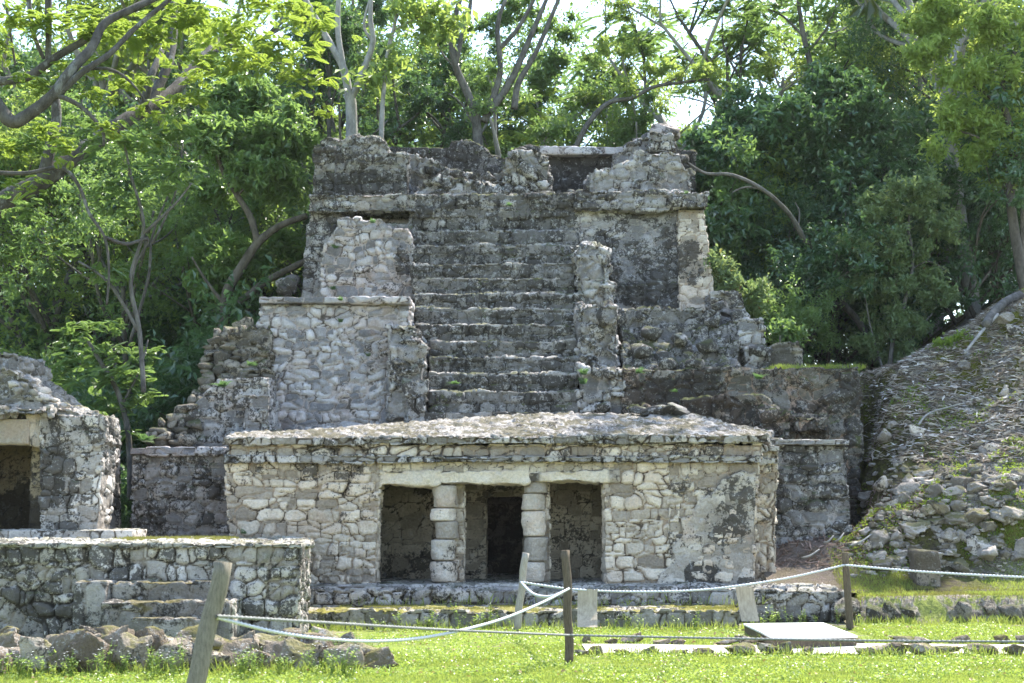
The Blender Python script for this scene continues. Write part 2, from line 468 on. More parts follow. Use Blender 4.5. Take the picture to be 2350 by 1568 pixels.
# ================================================================== TERRAIN
def hill_xl(Y): return 6.30 + 0.14 * (Y - 25.0)
def hill_z(X, Y):
    X = np.asarray(X, dtype=float); Y = np.asarray(Y, dtype=float)
    p = np.stack([X, Y, np.zeros_like(X)], 1)
    top = 4.75 + 0.50 * np.minimum(np.maximum(X - 8.3, 0), 4.0) ** 1.15
    yb = 24.6 - 0.25 * np.maximum(X - 6.5, 0) + 0.35 * fbm(p, 0.6, 3, 61)
    f = np.clip((Y - yb) / (5.9 + 1.1 * sstep(7.2, 10.0, X)), 0, 1)
    f = 0.75 * f + 0.25 * sstep(0, 1, f)
    B = 0.45 + 0.42 * sstep(23.2, 25.3, Y) + 0.05 * fbm(p, 1.5, 3, 69)
    z = B + (top - B) * f
    # steep broken lower bank
    bank = 0.75 * sstep(0, 1.1, Y - yb) * (1 - f)
    z = z + bank
    z = z + (0.45 * fbm(p, 0.8, 4, 62) + 0.18 * fbm(p, 3.2, 4, 63) + 0.16 * (0.3 - np.abs(fbm(p, 2.0, 3, 68)))) * sstep(-0.3, 1.0, Y - yb) * (1 - 0.6 * sstep(31.0, 32.0, Y))
    side = sstep(-0.5, 1.0, X - hill_xl(Y) + 0.45 * fbm(p, 1.1, 3, 64))
    back = sstep(29.5, 31.0, Y)
    side = np.maximum(side, back)
    z = B + (z - B) * side
    z = z + (0.42 + 0.14 * fbm(p, 2.5, 3, 67)) * np.exp(-((X - 5.6) / 1.1) ** 2 - ((Y - 25.3) / 0.7) ** 2) * (1 - side)
    z = np.where(Y < 23.5, np.minimum(z, 0.45 + 0.0 * z), z)
    return z
def ground_z(X, Y):
    X = np.asarray(X, dtype=float); Y = np.asarray(Y, dtype=float)
    p = np.stack([X, Y, np.zeros_like(X)], 1)
    z = 0.03 * fbm(p, 0.7, 3, 71)
    z = z + 0.43 * sstep(22.55, 22.8, Y + 0.12 * fbm(p, 1.4, 2, 72)) * sstep(5.3, 5.6, X)
    z = z - 0.25 * sstep(14.5, 13.0, Y) * 0
    return z

def grid_mesh(name, xs, ys, zf):
    X, Y = np.meshgrid(xs, ys)
    z = zf(X.ravel(), Y.ravel())
    V = np.stack([X.ravel(), Y.ravel(), z], 1)
    nx, ny = len(xs), len(ys)
    i = np.arange(nx - 1)[None, :] + np.arange(ny - 1)[:, None] * nx
    i = i.ravel()
    Q = np.stack([i, i + 1, i + 1 + nx, i + nx], 1)
    return mk_mesh(name, V, Q)

def earth_mat():
    t = NT('lawn_soil')
    ps = t.pos()
    n1 = t.noise(ps, 1.2, 5, 0.6); n2 = t.noise(ps, 14, 5, 0.7)
    sep = t.n('SeparateXYZ'); t.l(ps, sep.inputs[0])
    grass = t.mix(t.ramp(n2, 0.35, 0.65), (0.10, 0.15, 0.03), (0.21, 0.24, 0.05))
    moss = t.mix(t.ramp(n2, 0.35, 0.65), (0.11, 0.13, 0.04), (0.22, 0.24, 0.06))
    soil = t.mix(t.ramp(n2, 0.35, 0.65), (0.13, 0.105, 0.08), (0.30, 0.26, 0.21))
    f = t.ramp(t.math('ADD', sep.outputs[1], t.math('MULTIPLY', n1, 2.0)), 21.3, 23.3)
    col = t.mix(f, grass, moss)
    col = t.mix(t.ramp(t.math('ADD', t.noise(ps, 2.6, 5, 0.7), t.math('MULTIPLY', f, 0.10)), 0.56, 0.66), col, soil)
    t.l(col, t.b.inputs['Base Color']); t.b.inputs['Roughness'].default_value = 1.0
    t.b.inputs['Specular IOR Level'].default_value = 0.1
    t.bump(n2, 0.8, 0.05)
    return t.m
def debris_mat():
    t = NT('hillside_debris')
    ps = t.pos()
    n1 = t.noise(ps, 0.8, 5, 0.6); n2 = t.noise(ps, 9, 6, 0.72); n3 = t.noise(ps, 40, 4, 0.7)
    col = t.mix(t.ramp(n2, 0.3, 0.7), (0.10, 0.08, 0.062), (0.29, 0.255, 0.22))
    col = t.mix(t.ramp(n3, 0.5, 0.68), col, (0.48, 0.46, 0.43))
    moss = t.mix(t.ramp(n3, 0.35, 0.65), (0.07, 0.07, 0.015), (0.19, 0.185, 0.04))
    sep = t.n('SeparateXYZ'); t.l(t.n('NewGeometry').outputs['Normal'], sep.inputs[0])
    steep = t.ramp(sep.outputs[2], 0.75, 0.35)
    col = t.mix(t.ramp(t.math('ADD', t.noise(ps, 1.7, 6, 0.7), t.math('MULTIPLY', steep, 0.14)), 0.49, 0.60), col, moss)
    sp_ = t.n('SeparateXYZ'); t.l(ps, sp_.inputs[0])
    fg = t.math('MULTIPLY', t.ramp(t.math('ADD', sp_.outputs[1], t.math('MULTIPLY', n1, 1.2)), 25.3, 24.6), t.ramp(t.noise(ps, 3.0, 5, 0.7), 0.42, 0.52))
    col = t.mix(t.math('MULTIPLY', fg, 0.9), col, t.mix(t.ramp(n3, 0.35, 0.65), (0.10, 0.12, 0.035), (0.20, 0.22, 0.05)))
    fl = t.mix(t.ramp(t.noise(ps, 5, 6, 0.75), 0.42, 0.58), (0.055, 0.042, 0.026), (0.115, 0.11, 0.03))
    col = t.mix(t.math('MULTIPLY', t.attr('flank'), 0.85), col, fl)
    col = t.mix(t.math('MULTIPLY', t.attr('gully'), 0.8), col, t.mix(n3, (0.09, 0.065, 0.05), (0.24, 0.19, 0.16)))
    t.l(col, t.b.inputs['Base Color']); t.b.inputs['Roughness'].default_value = 1.0
    t.b.inputs['Specular IOR Level'].default_value = 0.1
    t.bump(t.math('ADD', n2, t.math('MULTIPLY', n3, 0.6)), 1.0, 0.09)
    return t.m
xs = np.concatenate([[-400, -120, -50, -25, -14], np.arange(-12, 13, 0.16), [14, 18, 25, 50, 120, 400]])
ys = np.concatenate([[-60, -10, 0, 5, 9, 11], np.arange(12, 27, 0.12), [28, 30, 33, 38, 45, 60, 100, 200, 700]])
g = link('ground', grid_mesh('ground', xs, ys, ground_z), earth_mat()); tag(g, kind='structure')
xs = np.concatenate([np.arange(4.25, 15.5, 0.07), [16.5, 18, 21, 25, 30, 40]])
ys = np.concatenate([np.arange(23.3, 33.0, 0.07), [33.5, 35, 37, 40, 44, 50, 60, 80]])
g = link('hillside', grid_mesh('hillside', xs, ys, hill_z), debris_mat()); tag(g, kind='structure')
_c = np.empty(len(g.data.vertices) * 3, dtype=np.float32); g.data.vertices.foreach_get('co', _c); _c = _c.reshape(-1, 3).astype(float)
_d = _c[:, 0] - hill_xl(_c[:, 1]) + 0.5 * fbm(_c, 1.2, 4, 66)
setattrf(g.data, 'flank', sstep(-0.7, -0.1, _d) * sstep(2.2, 0.9, _d)); setattrf(g.data, 'gully', sstep(0.1, -0.5, _d))
hz1 = lambda x, y: float(hill_z(np.array([x]), np.array([y]))[0])
gz1 = lambda x, y: float(ground_z(np.array([x]), np.array([y]))[0])

# gravel path
def path_z(X, Y): return ground_z(X, Y) + 0.02
pm = plain_mat('pale_gravel', (0.36, 0.33, 0.28), (0.62, 0.59, 0.53), 20, bump=0.5, dist=0.01)
xs = np.arange(0.9, 14.0, 0.12); ysn = np.linspace(0, 1, 12)
Xg, Tg = np.meshgrid(xs, ysn); 
Yg = 17.35 + Tg * 1.35 + 0.10 * fbm(np.stack([Xg.ravel(), Tg.ravel() * 3, Xg.ravel() * 0], 1), 1.1, 3, 5).reshape(Xg.shape)
Zg = path_z(Xg.ravel(), Yg.ravel())
i = (np.arange(len(xs) - 1)[None, :] + np.arange(11)[:, None] * len(xs)).ravel()
pth = link('path', mk_mesh('path', np.stack([Xg.ravel(), Yg.ravel(), Zg], 1), np.stack([i, i + 1, i + 1 + len(xs), i + len(xs)], 1)), pm)
tag(pth, kind='structure')

# ================================================================== PYRAMID
PYR = dict(voxel=0.035)
pyr = empty('step_pyramid', (0, 29, 0), 'tall grey ruined stepped pyramid with a steep central stairway, rising behind the low temple', 'pyramid', None)
TR = 0.34
vt = [938, 896, 856, 818, 781, 743, 708, 672, 637, 604, 561, 527, 490]
# stairway, one mesh per step
stair = Solid()
stair.ub(962, 945, 1330, 1010, 27.75, 29, z0=2.6)
stairs = weather('staircase', stair, 0.04, M['steps'], pyr, seed=11)
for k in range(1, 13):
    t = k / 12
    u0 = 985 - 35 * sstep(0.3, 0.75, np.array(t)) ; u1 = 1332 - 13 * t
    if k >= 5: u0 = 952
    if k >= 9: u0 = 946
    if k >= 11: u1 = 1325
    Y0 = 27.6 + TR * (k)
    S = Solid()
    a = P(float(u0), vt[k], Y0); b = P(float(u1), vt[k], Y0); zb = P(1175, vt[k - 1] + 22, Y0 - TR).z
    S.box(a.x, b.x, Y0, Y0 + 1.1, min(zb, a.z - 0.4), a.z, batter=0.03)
    weather('step', S, 0.03, M['steps'], stairs, cell=(0.42, 0.30), seed=20 + k, bulge=0.05, vary=0.05, mw=0.12, power=3.5, big=0.085, bigscale=1.3, rough=0.035, jit=0.5, stain=lambda c, zt=a.z: -0.14 * sstep(0.07, 0.02, zt - c[:, 2] + 0.04 * fbm(c, 2.5, 3, 4)) + 0.03)  # paler top edge: wear, plus light on the rounded rim painted in
# balustrades (ruined side masonry of the stair)
S = Solid()
S.ub(1328, 842, 1434, 945, 27.9, 31, z0=2.6); S.ub(1330, 702, 1421, 850, 28.8, 31.4)
S.prism([(1322, 562), (1402, 566), (1408, 716), (1322, 716)], 30.1, 32); S.ub(1383, 702, 1419, 735, 28.65, 30); S.ub(1395, 842, 1432, 912, 27.75, 29)
S.ub(1392, 585, 1404, 690, 29.95, 31)
weather('balustrade', S, 0.03, M['pyr'], pyr, cell=(0.36, 0.26), seed=51, bulge=0.07, vary=0.13, big=0.18, bigscale=1.6, rough=0.06, warp=0.3, jit=0.8, chip=0.12)
S = Solid()
S.prism([(891, 742), (940, 738), (958, 760), (972, 800), (977, 960), (891, 960)], 28.0, 31); S.ub(935, 872, 977, 960, 27.75, 29, z0=2.6)
weather('balustrade', S, 0.03, M['pyr'], pyr, cell=(0.36, 0.24), seed=52, bulge=0.07, vary=0.13, big=0.18, bigscale=1.6, rough=0.06, warp=0.3, jit=0.8, chip=0.12)
# core
S = Solid()
a = P(712, 500, 32.2); b = P(1610, 500, 32.2)
S.box(a.x, b.x, 32.2, 36, 0, a.z)
S.box(-5.6, 6.0, 30.2, 36, 0, 5.3)
weather('core', S, 0.09, M['pyr'], pyr, seed=2)
# lower left tier beside the temple
def stA(co): return 0.12 * fbm(co, 0.9, 3, 3) + 0.05
S = Solid(); S.ub(303, 1042, 545, 1300, 25.6, 30, z0=-0.2)
weather('lower_tier', S, 0.03, M['pyr'], pyr, cell=(0.36, 0.22), seed=61, bulge=0.07, vary=0.07, rough=0.02, stain=stA, mw=0.16, power=3.2)
S = Solid(); S.ub(296, 1027, 545, 1046, 25.5, 26.6)
weather('cornice', S, 0.03, M['pyrpale'], pyr, cell=(0.5, 0.30), seed=62, bulge=0.03, vary=0.05, big=0.02)
# lower right tier
S = Solid(); S.slab([(1700, 1022, 25.8), (1945, 1022, 25.8), (1966, 1330, 25.4), (1700, 1330, 25.4)], 29)
weather('lower_tier', S, 0.03, M['pyr'], pyr, cell=(0.42, 0.22), seed=63, bulge=0.07, vary=0.07, power=3.2, rough=0.02, stain=lambda c: 0.12 + 0 * c[:, 0], mw=0.2)
S = Solid(); S.ub(1700, 1006, 1951, 1024, 25.65, 27.2)
weather('cornice', S, 0.03, M['pyr'], pyr, cell=(0.5, 0.3), seed=64, bulge=0.03, vary=0.05, big=0.03)
# middle left tier
S = Solid()
S.slab([(594, 696, 28.45), (940, 696, 28.45), (940, 1080, 28.1), (572, 1080, 28.1)], 31.5)
def stM(co): return -0.06 + 0.22 * blob(co, 590, 960, 28.3, 30, 40) - 0.05 + 0.10 * blob(co, 850, 850, 28.3, 60, 80, 4)
weather('middle_tier', S, 0.03, M['pyrpale'], pyr, cell=(0.42, 0.21), seed=65, bulge=0.06, vary=0.05, power=3.2, rough=0.03, stain=stM, mw=0.24, jit=0.65, warp=0.22, fine_mix=.35)
S = Solid(); S.ub(593, 680, 942, 697, 28.3, 31.5)
weather('cornice', S, 0.03, M['pyrpale'], pyr, cell=(0.75, 0.5), seed=66, bulge=0.025, vary=0.03, big=0.015, stain=lambda c: -0.12 + 0 * c[:, 0])
# masonry foot left of the middle tier
S = Solid()
S.prism([(408, 1030), (412, 985), (445, 930), (470, 900), (500, 870), (620, 860), (620, 1100), (408, 1100)], 27.3, 30)
S.prism([(555, 905), (620, 905), (620, 1100), (560, 1100)], 27.0, 29)
S.slab([(520, 985, 27.0), (980, 985, 27.0), (980, 1060, 26.8), (520, 1060, 26.8)], 29)
weather('footing', S, 0.035, M['pyr'], pyr, cell=(0.36, 0.22), seed=67, bulge=0.05, vary=0.07, rough=0.03, big=0.08)
# middle right mass: ledge, eroded face, terrace wall
S = Solid()
S.ub(1418, 710, 1652, 765, 29.6, 32)
S.slab([(1425, 752, 29.5), (1690, 745, 29.5), (1700, 870, 28.4), (1425, 870, 28.2)], 32)
weather('eroded_tier', S, 0.03, M['steps'], pyr, cell=(0.34, 0.22), seed=68, bulge=0.06, vary=0.10, rough=0.05, big=0.16, bigscale=1.3, stain=lambda c: -0.02 + 0 * c[:, 0], warp=0.35, jit=0.85)
S = Solid()
S.slab([(1430, 846, 27.9), (1972, 842, 27.9), (1972, 1330, 27.5), (1430, 1330, 27.5)], 32)
S.prism([(1640, 905), (1750, 905), (1785, 945), (1830, 950), (1905, 952), (1905, 1000), (1940, 1100), (1640, 1100)], 27.15, 29)
S.ub(1438, 932, 1570, 1010, 27.35, 29); S.ub(1560, 915, 1655, 1010, 27.25, 29); S.ub(1828, 958, 1902, 990, 26.8, 29); S.ub(1745, 945, 1815, 1010, 26.9, 29)
def stT(co): return 0.20 * blob(co, 1560, 915, 28, 130, 60) + 0.02
weather('terrace_wall', S, 0.035, stone_mat('terrace_stone', (0.13, 0.12, 0.10), (0.27, 0.25, 0.22), (0.33, 0.24, 0.18), thr=0.50, moss=0.7, lichen=0.4, pink=0.5, seed=14), pyr,
        cell=(0.46, 0.27), seed=69, bulge=0.06, vary=0.10, rough=0.05, big=0.14, bigscale=1.0, stain=stT, warp=0.35, jit=0.8)
# blocks climbing on the right shoulder
S = Solid()
S.prism([(1630, 668), (1655, 662), (1700, 668), (1712, 700), (1716, 760), (1630, 760)], 30.3, 32.2)
S.prism([(1672, 735), (1700, 726), (1750, 728), (1754, 760), (1752, 850), (1672, 850)], 29.4, 32)
S.ub(1712, 800, 1770, 850, 29.0, 31)
weather('shoulder', S, 0.03, M['pyr'], pyr, cell=(0.40, 0.22), seed=70, bulge=0.06, vary=0.08, rough=0.03, big=0.08, chip=0.08)
S = Solid(); S.prism([(1762, 800), (1790, 787), (1838, 782), (1845, 800), (1845, 850), (1762, 850)], 29.2, 30.6)
weather('corner_block', S, 0.03, M['rubble'], pyr, cell=(0.62, 0.36), seed=71, bulge=0.05, vary=0.08, rough=0.03, big=0.06)
# upper tier left: proud repaired masonry and darker wall behind
S = Solid()
S.slab([(702, 514, 31.7), (955, 514, 31.7), (950, 700, 31.3), (690, 700, 31.3)], 34); S.ub(710, 480, 786, 530, 31.72, 34); S.ub(938, 480, 960, 530, 31.72, 34)
weather('upper_tier', S, 0.03, M['pyr'], pyr, cell=(0.40, 0.26), seed=72, bulge=0.04, vary=0.05, rough=0.03, stain=lambda c: 0.02 + 0 * c[:, 0])
S = Solid()
S.prism([(745, 560), (775, 520), (778, 498), (826, 497), (832, 506), (872, 498), (900, 520), (938, 522), (945, 545), (952, 632), (950, 700), (742, 700), (732, 640)], 31.0, 32)
weather('patched_facing', S, 0.03, M['pyrpale'], pyr, cell=(0.44, 0.25), seed=73, bulge=0.06, vary=0.06, power=3.2, rough=0.03, jit=0.65, warp=0.25, fine_mix=.35, stain=lambda c: -0.05 + 0.2 * blob(c, 930, 590, 31, 30, 40), mw=0.22)
# upper tier right with black stain and pale corner
def stU(co):
    s = 0.21 * blob(co, 1490, 590, 31.3, 125, 125, 9) + 0.12 * blob(co, 1470, 680, 31.3, 150, 40, 5) - 0.15 * blob(co, 1440, 520, 31.3, 70, 30, 6)
    return s - 0.06
S = Solid()
S.slab([(1318, 480, 31.75), (1600, 480, 31.75), (1612, 712, 31.3), (1318, 712, 31.3)], 34)
S.slab([(1412, 653, 31.1), (1480, 653, 31.1), (1480, 720, 31.1), (1412, 720, 31.1)], 32)
weather('upper_tier', S, 0.03, M['pyr'], pyr, cell=(0.34, 0.18), seed=74, bulge=0.045, vary=0.05, rough=0.03, stain=stU, jit=0.85, warp=0.3)
S = Solid(); S.slab([(1556, 480, 31.6), (1617, 480, 31.6), (1645, 716, 31.15), (1556, 716, 31.15)], 33.5)
weather('corner_pilaster', S, 0.03, M['shrine'], pyr, cell=(0.34, 0.20), seed=75, bulge=0.03, vary=0.04, rough=0.02, stain=lambda c: 0.32 * blob(c, 1580, 590, 31.3, 35, 60) - 0.02)
# great cornice: the full width band below the summit
S = Solid()
S.ub(708, 446, 955, 486, 31.5, 34)
weather('great_cornice', S, 0.03, M['pyr'], pyr, cell=(0.42, 0.22), seed=76, bulge=0.06, vary=0.08, rough=0.045, big=0.10, bigscale=1.3, chip=0.05, warp=0.2)
S = Solid()
S.ub(1318, 438, 1560, 482, 31.5, 34); S.ub(1540, 440, 1624, 476, 31.35, 34)
weather('great_cornice', S, 0.03, M['pyr'], pyr, cell=(0.42, 0.22), seed=76, bulge=0.06, vary=0.08, rough=0.045, big=0.11, bigscale=1.3, chip=0.07, stain=lambda c: 0.03 + 0 * c[:, 0], warp=0.2)

S = Solid(); S.ub(948, 444, 1328, 500, 31.66, 34)
weather('top_step', S, 0.03, M['steps'], pyr, cell=(0.40, 0.24), seed=92, bulge=0.06, vary=0.07, rough=0.04, big=0.10, bigscale=1.2, mw=0.14, power=3.2)
# summit building
S = Solid()
S.prism([(722, 334), (735, 330), (750, 318), (790, 321), (800, 312), (855, 312), (872, 318), (884, 327), (890, 345), (910, 352), (934, 352), (938, 460), (718, 460)], 32.2, 33.3)
S.prism([(722, 340), (770, 336), (770, 460), (718, 460)], 32.1, 34.5)
def stS(co): return 0.05 + 0.16 * blob(co, 850, 420, 32.2, 120, 28, 8)
weather('summit_wall', S, 0.03, M['pyr'], pyr, cell=(0.44, 0.24), seed=77, bulge=0.07, vary=0.08, rough=0.04, big=0.06, stain=stS)
S = Solid()   # broken middle wall and fallen core between the doorways
S.prism([(905, 460), (905, 352), (935, 350), (985, 362), (1000, 372), (1030, 395), (1080, 398), (1110, 405), (1150, 395), (1160, 372), (1185, 352), (1225, 355), (1258, 362), (1264, 460)], 33.0, 34.2)
S.prism([(1150, 460), (1158, 420), (1160, 385), (1172, 352), (1200, 345), (1230, 350), (1250, 362), (1262, 372), (1264, 460)], 32.5, 33.5)
S.prism([(940, 460), (965, 420), (1010, 400), (1060, 405), (1100, 420), (1150, 425), (1160, 460)], 32.4, 33.5)
weather('ruined_core', S, 0.03, M['pyr'], pyr, cell=(0.40, 0.24), seed=78, bulge=0.09, vary=0.14, rough=0.06, big=0.16, bigscale=1.6, warp=0.4, jit=0.9)
S = Solid()   # back wall
S.prism([(725, 460), (725, 345), (880, 335), (905, 336), (1034, 338), (1036, 322), (1078, 320), (1112, 335), (1130, 358), (1168, 364), (1180, 340), (1215, 332), (1240, 335), (1258, 338), (1600, 345), (1600, 460)], 34.6, 35.6)
weather('back_wall', S, 0.035, M['steps'], pyr, cell=(0.42, 0.28), seed=79, bulge=0.04, vary=0.06, rough=0.03, big=0.06, stain=lambda c: 0.12 + 0.3 * blob(c, 1345, 400, 34.6, 100, 50, 2))
S = Solid(); S.ub(1240, 335, 1440, 355, 34.3, 35.8)
weather('lintel', S, 0.03, M['pyrpale'], pyr, cell=(0.9, 0.6), seed=80, bulge=0.02, vary=0.03, big=0.04)
S = Solid()
S.prism([(1349, 460), (1349, 394), (1378, 390), (1400, 384), (1415, 370), (1448, 366), (1455, 352), (1470, 345), (1500, 350), (1540, 345), (1562, 352), (1572, 378), (1590, 400), (1592, 460)], 32.2, 33.6)
S.prism([(1400, 460), (1408, 352), (1432, 346), (1436, 330), (1462, 318), (1485, 312), (1492, 300), (1550, 300), (1558, 330), (1566, 372), (1574, 460)], 33.2, 35.4)
S.prism([(1488, 350), (1490, 305), (1552, 305), (1556, 350)], 32.8, 34)
weather('summit_wall', S, 0.03, M['pyr'], pyr, cell=(0.34, 0.22), seed=81, bulge=0.06, vary=0.08, rough=0.04, big=0.09, chip=0.06)

def rock_mesh(name, seed, sx=1, sy=1, sz=0.75, sub=3, cuts=9, rough=0.10, mat=None):
    bm = bmesh.new(); bmesh.ops.create_icosphere(bm, subdivisions=sub, radius=1.0)
    V = np.array([v.co[:] for v in bm.verts]); V = np.sign(V) * np.abs(V) ** 0.72; Fc = np.array([[v.index for v in f.verts] for f in bm.faces]); bm.free()
    rng = np.random.RandomState(seed)
    for k in range(cuts):
        n = rng.normal(size=3); n /= np.linalg.norm(n); d = 0.50 + 0.30 * rng.rand()
        s = V @ n; V = V - np.outer(np.maximum(s - d, 0), n)
    r = np.linalg.norm(V, axis=1, keepdims=True)
    V = V * (1 + rough * fbm(V, 1.7, 4, seed)[:, None] + 0.5 * rough * fbm(V, 6, 3, seed + 3)[:, None])
    V = V * np.array([sx, sy, sz])
    me = mk_mesh(name, V, Fc, True)
    setattrf(me, 'rnd', np.full(len(V), rng.rand()))
    if mat: me.materials.append(mat)
    return me
def rock_into(acc, loc, size, seed, rz=None, a=None, sub=2, cuts=8, rough=0.1):
    me = rock_mesh('tmp', seed, 1, 1, 1, sub, cuts, rough)
    V = np.empty(len(me.vertices) * 3, dtype=np.float32); me.vertices.foreach_get('co', V); V = V.reshape(-1, 3)
    Fc = np.array([p.vertices[:] for p in me.polygons]); bpy.data.meshes.remove(me)
    rng = np.random.RandomState(seed + 5)
    V = V * np.array(size)
    an = rng.rand() * 6.28 if rz is None else rz
    c, s = math.cos(an), math.sin(an)
    V = V @ np.array([[c, s, 0], [-s, c, 0], [0, 0, 1]])
    acc.add(V + np.array(loc), Fc, rng.rand() if a is None else a)

# the dry heap of dark stones on the left shoulder
acc = Acc(); rng = np.random.RandomState(5)
prof = [(1012, 332), (985, 345), (955, 395), (925, 425), (895, 450), (865, 462), (835, 462), (805, 466), (778, 478), (752, 520), (738, 560)]
k = 0
for vv in np.arange(1015, 738, -13.5):
    ul = np.interp(-vv, [-p[0] for p in prof], [p[1] for p in prof])
    ur = 600 if vv < 905 else (560 if vv < 940 else 425)
    Yv = 27.0 + (1015 - vv) / 277 * 1.7
    u = ul
    while u < ur:
        w = rng.uniform(20, 50)
        p = P(u + w * 0.5, vv, Yv + rng.uniform(-0.06, 0.12))
        rock_into(acc, p, (w / 2 * Yv / F * 1.25, 0.26, rng.uniform(9, 16) * Yv / F * 1.3), 300 + k, rz=rng.uniform(-.35, .35), cuts=12, rough=.2)
        u += w * 0.92; k += 1
heap = link('rubble_heap', acc.mesh('rubble_heap'), M['rubble'], pyr)
S = Solid(); S.prism([(345, 1030), (350, 1000), (410, 960), (440, 930), (475, 890), (480, 810), (495, 785), (560, 752), (620, 750), (620, 1100), (345, 1100)], 28.2, 31)
weather('heap_core', S, 0.05, M['rubble'], pyr, cell=(0.35, 0.2), seed=83, bulge=0.08, vary=0.12, rough=0.06, big=0.1)
LS = [rock_mesh('loose_stone', 840 + k, 1, 1, 1, sub=3, cuts=16, rough=0.16, mat=M['pyr2']) for k in range(5)]
def loose(loc, size, seed, parent, name='loose_stone'):
    o = bpy.data.objects.new(name, LS[seed % 5]); COL.objects.link(o); o.parent = parent; o.matrix_parent_inverse = Matrix.Translation(-parent.location)
    o.location = loc; o.scale = (size[0] * 1.35, size[1] * 1.3, size[2] * 1.4); o.rotation_euler = (0.3 * math.sin(seed), 0.3 * math.cos(seed * 2.2), seed * 1.7)
    return o
for i, (u, v, Y, r) in enumerate([(665, 655, 31.2, 0.2), (650, 665, 31.1, 0.17), (672, 640, 31.4, .16), (655, 648, 31.3, 0.16), (640, 740, 28.8, .12)]):
    loose(P(u, v, Y), (r, r, r * 0.7), 700 + i, pyr)
# loose stones along the broken tops
for (u, v, Y, r) in [(1050, 395, 32.9, .16), (1020, 400, 32.8, .18), (985, 385, 33, .14), (1095, 400, 33.0, .13), (1190, 346, 33.0, .17), (1215, 350, 32.8, .14), (1240, 360, 32.8, .14), (970, 350, 34.6, .13),
                     (1130, 360, 34.9, .14), (1310, 440, 32.6, .12), (1330, 437, 32.4, .1), (1465, 322, 34, .17), (1440, 332, 34, .13), (1480, 312, 33.8, .15), (1500, 305, 33.6, .17), (1530, 325, 33, .2), (1565, 360, 32.8, .15), (1580, 392, 32.4, .15), (815, 315, 32.6, .18), (850, 318, 32.5, .2), (768, 322, 32.4, .15),
                     (1650, 700, 30.1, .18), (1665, 712, 30, .16), (1690, 720, 29.9, .2), (1640, 735, 29.4, .15), (1740, 800, 29, .2), (1500, 760, 29.2, .2), (1560, 775, 29.0, .18), (1620, 790, 28.8, .2), (1465, 800, 28.8, .2), (1530, 830, 28.4, .18), (1600, 838, 28.2, .2), (1400, 850, 27.8, .16), (1385, 930, 27.7, .15)]:
    loose(P(u, v + 3, Y), (r, r, r * 0.6), int(u * 3 + v), pyr)
bo = link('capstone', rock_mesh('capstone', 77, 0.36, 0.3, 0.27, sub=4), M['pyrpale'], pyr)
bo.location = P(1526, 306, 33.2)

# ================================================================== LOW TEMPLE
tp = empty('stone_temple', (0, 25, 0.5), 'low cream stone temple with two drum columns, at the foot of the pyramid', 'temple')
def s(u0, v0, u1, v1, Y0, Y1): 
    S = Solid(); S.ub(u0, v0, u1, v1, Y0, Y1); return S
YF = 24.0
SV = dict(cell=(0.36, 0.20), bulge=0.045, vary=0.045, rough=0.022, mw=0.14, jit=0.55, warp=0.14, big=0.04, power=4.0, wvar=0.35, fine_mix=.3)
S = Solid(); S.slab([(519, 1058, YF), (872, 1058, YF), (862, 1370, YF - 0.05), (527, 1370, YF - 0.05)], YF + 0.75)
weather('front_wall', S, 0.022, M['shrine'], tp, seed=101, stain=lambda c: -0.06 + 0.12 * blob(c, 700, 1080, 24, 120, 25), **SV)
S = Solid(); S.slab([(1386, 1058, YF + 0.02), (1560, 1058, YF + 0.02), (1560, 1370, YF - 0.05), (1388, 1370, YF - 0.05)], YF + 0.75)
weather('front_wall', S, 0.022, M['shrine'], tp, seed=102, stain=lambda c: -0.08 + 0 * c[:, 0], **SV)
S = Solid(); S.slab([(1535, 1058, YF), (1742, 1058, YF), (1730, 1370, YF - 0.05), (1530, 1370, YF - 0.05)], YF + 0.9)
weather('front_wall', S, 0.022, M['shrine'], tp, seed=106, stain=lambda c: 0.02 + 0 * c[:, 0], **SV)
S = Solid(); S.prism([(1600, 1150), (1640, 1128), (1655, 1100), (1700, 1082), (1738, 1085), (1730, 1370), (1500, 1370), (1512, 1320), (1548, 1290), (1540, 1250), (1565, 1228), (1560, 1190), (1592, 1180)], YF - 0.075, YF + 0.3)
def stP(co): return -0.05 + 0.40 * blob(co, 1615, 1320, 24, 42, 34, 3) + 0.14 * blob(co, 1665, 1220, 24, 45, 70, 4) + .10 * blob(co, 1700, 1180, 24, 40, 120, 14) + .12 * blob(co, 1620, 1110, 24, 60, 25, 15) + 0.18 * blob(co, 1600, 1080, 24, 60, 20, 5) + .2 * blob(co, 1700, 1335, 24, 60, 12, 6)
weather('plastered_wall', S, 0.022, M['plaster2'], tp, cell=(0.5, 0.34), seed=103, bulge=0.014, vary=0.02, rough=0.03, big=0.06, stain=stP, warp=0.35, jit=0.9)
# side mass behind the right corner
S = Solid(); S.slab([(1700, 1042, YF + 0.45), (1786, 1042, YF + 0.45), (1782, 1345, YF + 0.4), (1700, 1345, YF + 0.4)], 27.2)
weather('side_wall', S, 0.025, M['shrine'], tp, seed=104, stain=lambda c: 0.05 + 0 * c[:, 0], cell=(0.2, 0.30), bulge=0.05, vary=0.06, rough=0.03, big=0.08, mw=0.2, jit=0.75, warp=0.2)
S = Solid(); S.slab([(519, 1058, YF + .6), (560, 1058, YF + .6), (562, 1370, YF + .6), (527, 1370, YF + .6)], 27.2)
weather('side_wall', S, 0.04, M['shrine'], tp, seed=105, **SV)
